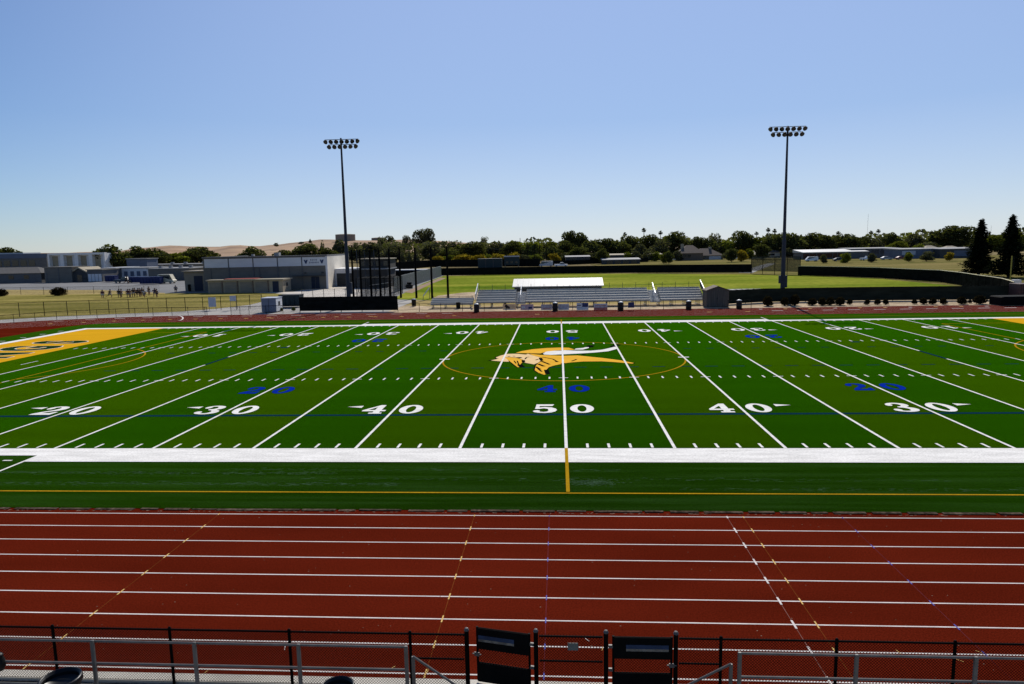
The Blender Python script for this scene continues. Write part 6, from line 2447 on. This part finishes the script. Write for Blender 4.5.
# the two dark conifers
for kk, px, yb, yt, wpx, lb in (('con', 978.3, 275.6, 221, 36, 'large dark conifer beyond right field, left of the two'), ('con2', 1008.6, 277.5, 217.4, 40, 'large dark conifer at the right edge, right of the two')):
    P = g(px, yb)
    Hh = hgt(px, yb, yt)
    D = (P - CAM).dot(FWD)
    s = wpx / FPX * D / 0.56
    PT[kk].put(P, 0.7 if kk == 'con' else 2.1, lb, (s, s, Hh), 'dark conifers beyond right field', 'tree')

# bushes along the windscreen fence
bl = [(767.5, 10, 294.8, 305.6), (784.6, 8, 296.6, 305.2), (794.8, 10, 293.4, 305), (812.5, 9.2, 297.4, 305), (821.8, 8.4, 296.6, 305), (830.4, 8.8, 296.4, 304.8), (840.2, 10, 296.2, 304.8), (849.8, 5.6, 298.4, 304.2), (867.2, 5.6, 298.6, 304.4), (877.6, 6.2, 298.4, 304.2), (885.6, 5.8, 298.6, 304.2),
      (914.2, 5.2, 298.8, 303.8), (923.2, 7.2, 297.2, 303.9), (932.8, 7.4, 297.2, 304), (943, 7, 297, 304), (961.4, 9.4, 296, 303.8), (969.8, 3.6, 299, 303), (979.8, 11.6, 294.6, 303.6)]
ORD = ['first', 'second', 'third', 'fourth', 'fifth', 'sixth', 'seventh', 'eighth', 'ninth', 'tenth', 'eleventh', 'twelfth', 'thirteenth', 'fourteenth', 'fifteenth', 'sixteenth', 'seventeenth', 'eighteenth']
for i, (px, wp, yt, yb) in enumerate(bl):
    P = g(px, yb)
    D = (P - CAM).dot(FWD)
    wm = wp / FPX * D * 1.2
    Hh = hgt(px, yb, yt)
    szw = 'large' if wp > 9 else ('small' if wp < 6 else 'rounded')
    PB[i % 2].put(P, rt.uniform(0, 6), '%s dark bush before the dark green windscreen, %s from the shed' % (szw, ORD[i]), (wm, wm, Hh), 'bushes along the windscreen fence', 'bush')
for px, wp, yt, yb, lb in ((58.5, 15, 286.4, 295.4, 'dark reddish bush alone on the edge of the practice lawn'), (1.5, 12, 288, 296, 'green bush at the left edge of the practice lawn')):
    P = g(px, yb)
    D = (P - CAM).dot(FWD)
    PB[0 if px > 10 else 1].put(P, 1.0, lb, (wp / FPX * D * 1.08, wp / FPX * D, hgt(px, yb, yt)), 'bushes by the practice lawn', 'bush')
for px, wp, yb, yt, lb in ((281.5, 3.6, 311, 307.4, 'weedy green tuft between cabinet and dumpster'), (293.5, 4.6, 310.6, 306.8, 'weedy tuft below the dumpster')):
    P = g(px, yb)
    D = (P - CAM).dot(FWD)
    POL.put(P, 1.0, lb, (wp / FPX * D, wp / FPX * D, hgt(px, yb, yt)), 'weeds beside the path', 'bush')


# ================================================================== PEOPLE
def skin_body(joints, edges, radii):
    me = bpy.data.meshes.new('body')
    me.from_pydata(joints, edges, [])
    o = bpy.data.objects.new('body', me)
    COL.objects.link(o)
    md = o.modifiers.new('s', 'SKIN')
    sv = me.skin_vertices[0].data
    for i, r in enumerate(radii):
        sv[i].radius = (r, r)
        sv[i].use_root = (i == 0)
    md2 = o.modifiers.new('sub', 'SUBSURF')
    md2.levels = 1
    md2.render_levels = 1
    dg = bpy.context.evaluated_depsgraph_get()
    m2 = bpy.data.meshes.new_from_object(o.evaluated_get(dg))
    bpy.data.objects.remove(o)
    return m2


sk = mat('skin', (0.30, 0.17, 0.10), 0.6, 0.1)


def person_mesh(pose):
    if pose == 0:      # standing, arms hanging
        J = [(0, 0, .95), (0, 0, 1.2), (0, 0, 1.42), (0, 0, 1.52), (0, -.02, 1.66), (.2, 0, 1.40), (.25, 0, 1.12), (.24, -.08, .86), (-.2, 0, 1.40), (-.25, 0, 1.12), (-.24, -.08, .86), (.1, 0, .88), (.12, -.03, .48), (.12, 0, .06), (.12, -.14, .03), (-.1, 0, .88), (-.12, -.03, .48), (-.12, 0, .06), (-.12, -.14, .03)]
    elif pose == 1:    # jogging
        J = [(0, 0, .95), (0, -.03, 1.2), (0, -.07, 1.42), (0, -.09, 1.52), (0, -.12, 1.66), (.2, -.07, 1.40), (.26, .10, 1.16), (.22, -.15, 1.08), (-.2, -.07, 1.40), (-.25, -.25, 1.18), (-.15, -.42, 1.34), (.1, 0, .88), (.11, -.26, .55), (.11, -.10, .14), (.11, -.24, .10), (-.1, 0, .88), (-.11, .16, .50), (-.11, .48, .32), (-.11, .52, .20)]
    else:              # hands on hips
        J = [(0, 0, .95), (0, 0, 1.2), (0, 0, 1.42), (0, 0, 1.52), (0, -.02, 1.66), (.2, 0, 1.40), (.36, .06, 1.18), (.17, -.04, 1.02), (-.2, 0, 1.40), (-.36, .06, 1.18), (-.17, -.04, 1.02), (.1, 0, .88), (.17, -.03, .48), (.19, 0, .06), (.2, -.14, .03), (-.1, 0, .88), (-.17, -.03, .48), (-.19, 0, .06), (-.2, -.14, .03)]
    Ed = [(0, 1), (1, 2), (2, 3), (3, 4), (2, 5), (5, 6), (6, 7), (2, 8), (8, 9), (9, 10), (0, 11), (11, 12), (12, 13), (13, 14), (0, 15), (15, 16), (16, 17), (17, 18)]
    Rr = [.15, .14, .15, .065, .105, .075, .05, .04, .075, .05, .04, .10, .065, .045, .04, .10, .065, .045, .04]
    return J, Ed, Rr


PM = []
for pose in range(3):
    J, Ed, Rr = person_mesh(pose)
    body = skin_body(J, Ed, Rr)
    body.materials.append(sk)
    # clothing: shirt (torso + upper arms), shorts, grown from the same skeleton, slightly larger
    sh = [0, 1, 2, 5, 8]
    JS = [J[0], J[1], J[2], J[5], J[8], tuple(J[5][a] * .4 + J[6][a] * .6 for a in range(3)), tuple(J[8][a] * .4 + J[9][a] * .6 for a in range(3))]
    shirt = skin_body(JS, [(0, 1), (1, 2), (2, 3), (2, 4), (3, 5), (4, 6)], [.175, .175, .178, .098, .098, .075, .075])
    JT = [J[0], J[11], J[15], tuple(J[11][a] * .35 + J[12][a] * .65 for a in range(3)), tuple(J[15][a] * .35 + J[16][a] * .65 for a in range(3))]
    shorts = skin_body(JT, [(0, 1), (0, 2), (1, 3), (2, 4)], [.165, .125, .125, .105, .105])
    hd = J[4]
    hm_ = MB().lathe([(0.118, 0.0), (0.125, 0.05), (0.10, 0.11), (0.05, 0.145), (0, 0.15)], 12, (hd[0], hd[1] + 0.01, hd[2] - 0.0))
    PM.append((body, shirt, shorts, hm_, J))
cl = {'dark': mat('dark_shirt', (0.012, 0.012, 0.016), 0.8, 0.1), 'purple': mat('dark_purple_shirt', (0.03, 0.02, 0.06), 0.8, 0.1), 'white': mat('white_cloth', (0.45, 0.44, 0.46), 0.8, 0.1), 'grey': mat('grey_cloth', (0.18, 0.17, 0.19), 0.8, 0.1), 'maroon': mat('maroon_cloth', (0.07, 0.02, 0.03), 0.8, 0.1),
      'hair': mat('dark_hair', (0.012, 0.010, 0.008), 0.7, 0.1)}
mcache = {}


def withmat(me, key):
    k = (me.name, key)
    if k not in mcache:
        c = me.copy()
        c.materials.clear()
        c.materials.append(cl[key])
        mcache[k] = c
    return mcache[k]


def person(px, py, pose, rot, shirt, shorts, label, hpx, group='players gathered on the practice lawn'):
    body, sm_, st_, hm_, J = PM[pose]
    P = g(px, py)
    t = thing('person', label, 'person', P, rot, group)
    hh = hgt(px, py, py - hpx)
    t.scale = (hh / 1.78 * 1.5, hh / 1.78 * 1.5, hh / 1.78)
    for nm, me in (('body', body), ('shirt', withmat(sm_, shirt)), ('shorts', withmat(st_, shorts))):
        o = bpy.data.objects.new(nm, me)
        COL.objects.link(o)
        o.parent = t
    hm_.build('hair', cl['hair'], t)


ppl = [(103, 298.4, 0, 'maroon', 'white'), (110, 298, 1, 'dark', 'grey'), (119.4, 297.6, 0, 'dark', 'grey'), (121.8, 297.4, 2, 'purple', 'white'), (128.4, 297.6, 0, 'maroon', 'grey'), (130.4, 297.4, 2, 'dark', 'white'), (133.6, 296.8, 0, 'dark', 'white'), (136, 296.4, 1, 'grey', 'dark'), (138.4, 296.8, 2, 'dark', 'dark'),
       (140, 296.6, 0, 'purple', 'dark'), (142.6, 296.2, 0, 'dark', 'grey'), (144.8, 298, 1, 'white', 'grey'), (149.2, 295.2, 0, 'dark', 'grey'), (155.2, 296.8, 2, 'purple', 'grey'), (157.2, 297.4, 0, 'dark', 'purple')]
for i, (px, py, pose, s1, s2) in enumerate(ppl):
    person(px, py, pose, (i * 1.7) % 6.28, s1, s2, 'person in %s shirt and %s shorts on practice lawn, %s from the left' % (s1, s2, ORD[i]), 8.6)
person(126.6, 284.6, 1, 2.0, 'dark', 'dark', 'person in dark clothes walking on the asphalt behind the group', 8.6, 'people on the asphalt')
person(176, 292.6, 0, 0.5, 'grey', 'dark', 'person in grey shirt standing alone on the asphalt right of the group', 7.2, 'people on the asphalt')

# tidy: unused prototypes away from the origin are all placed above
for pr in list(PT.values()) + PB + [POL]:
    if not pr.used:
        for ch in list(pr.root.children):
            bpy.data.objects.remove(ch)
        bpy.data.objects.remove(pr.root)
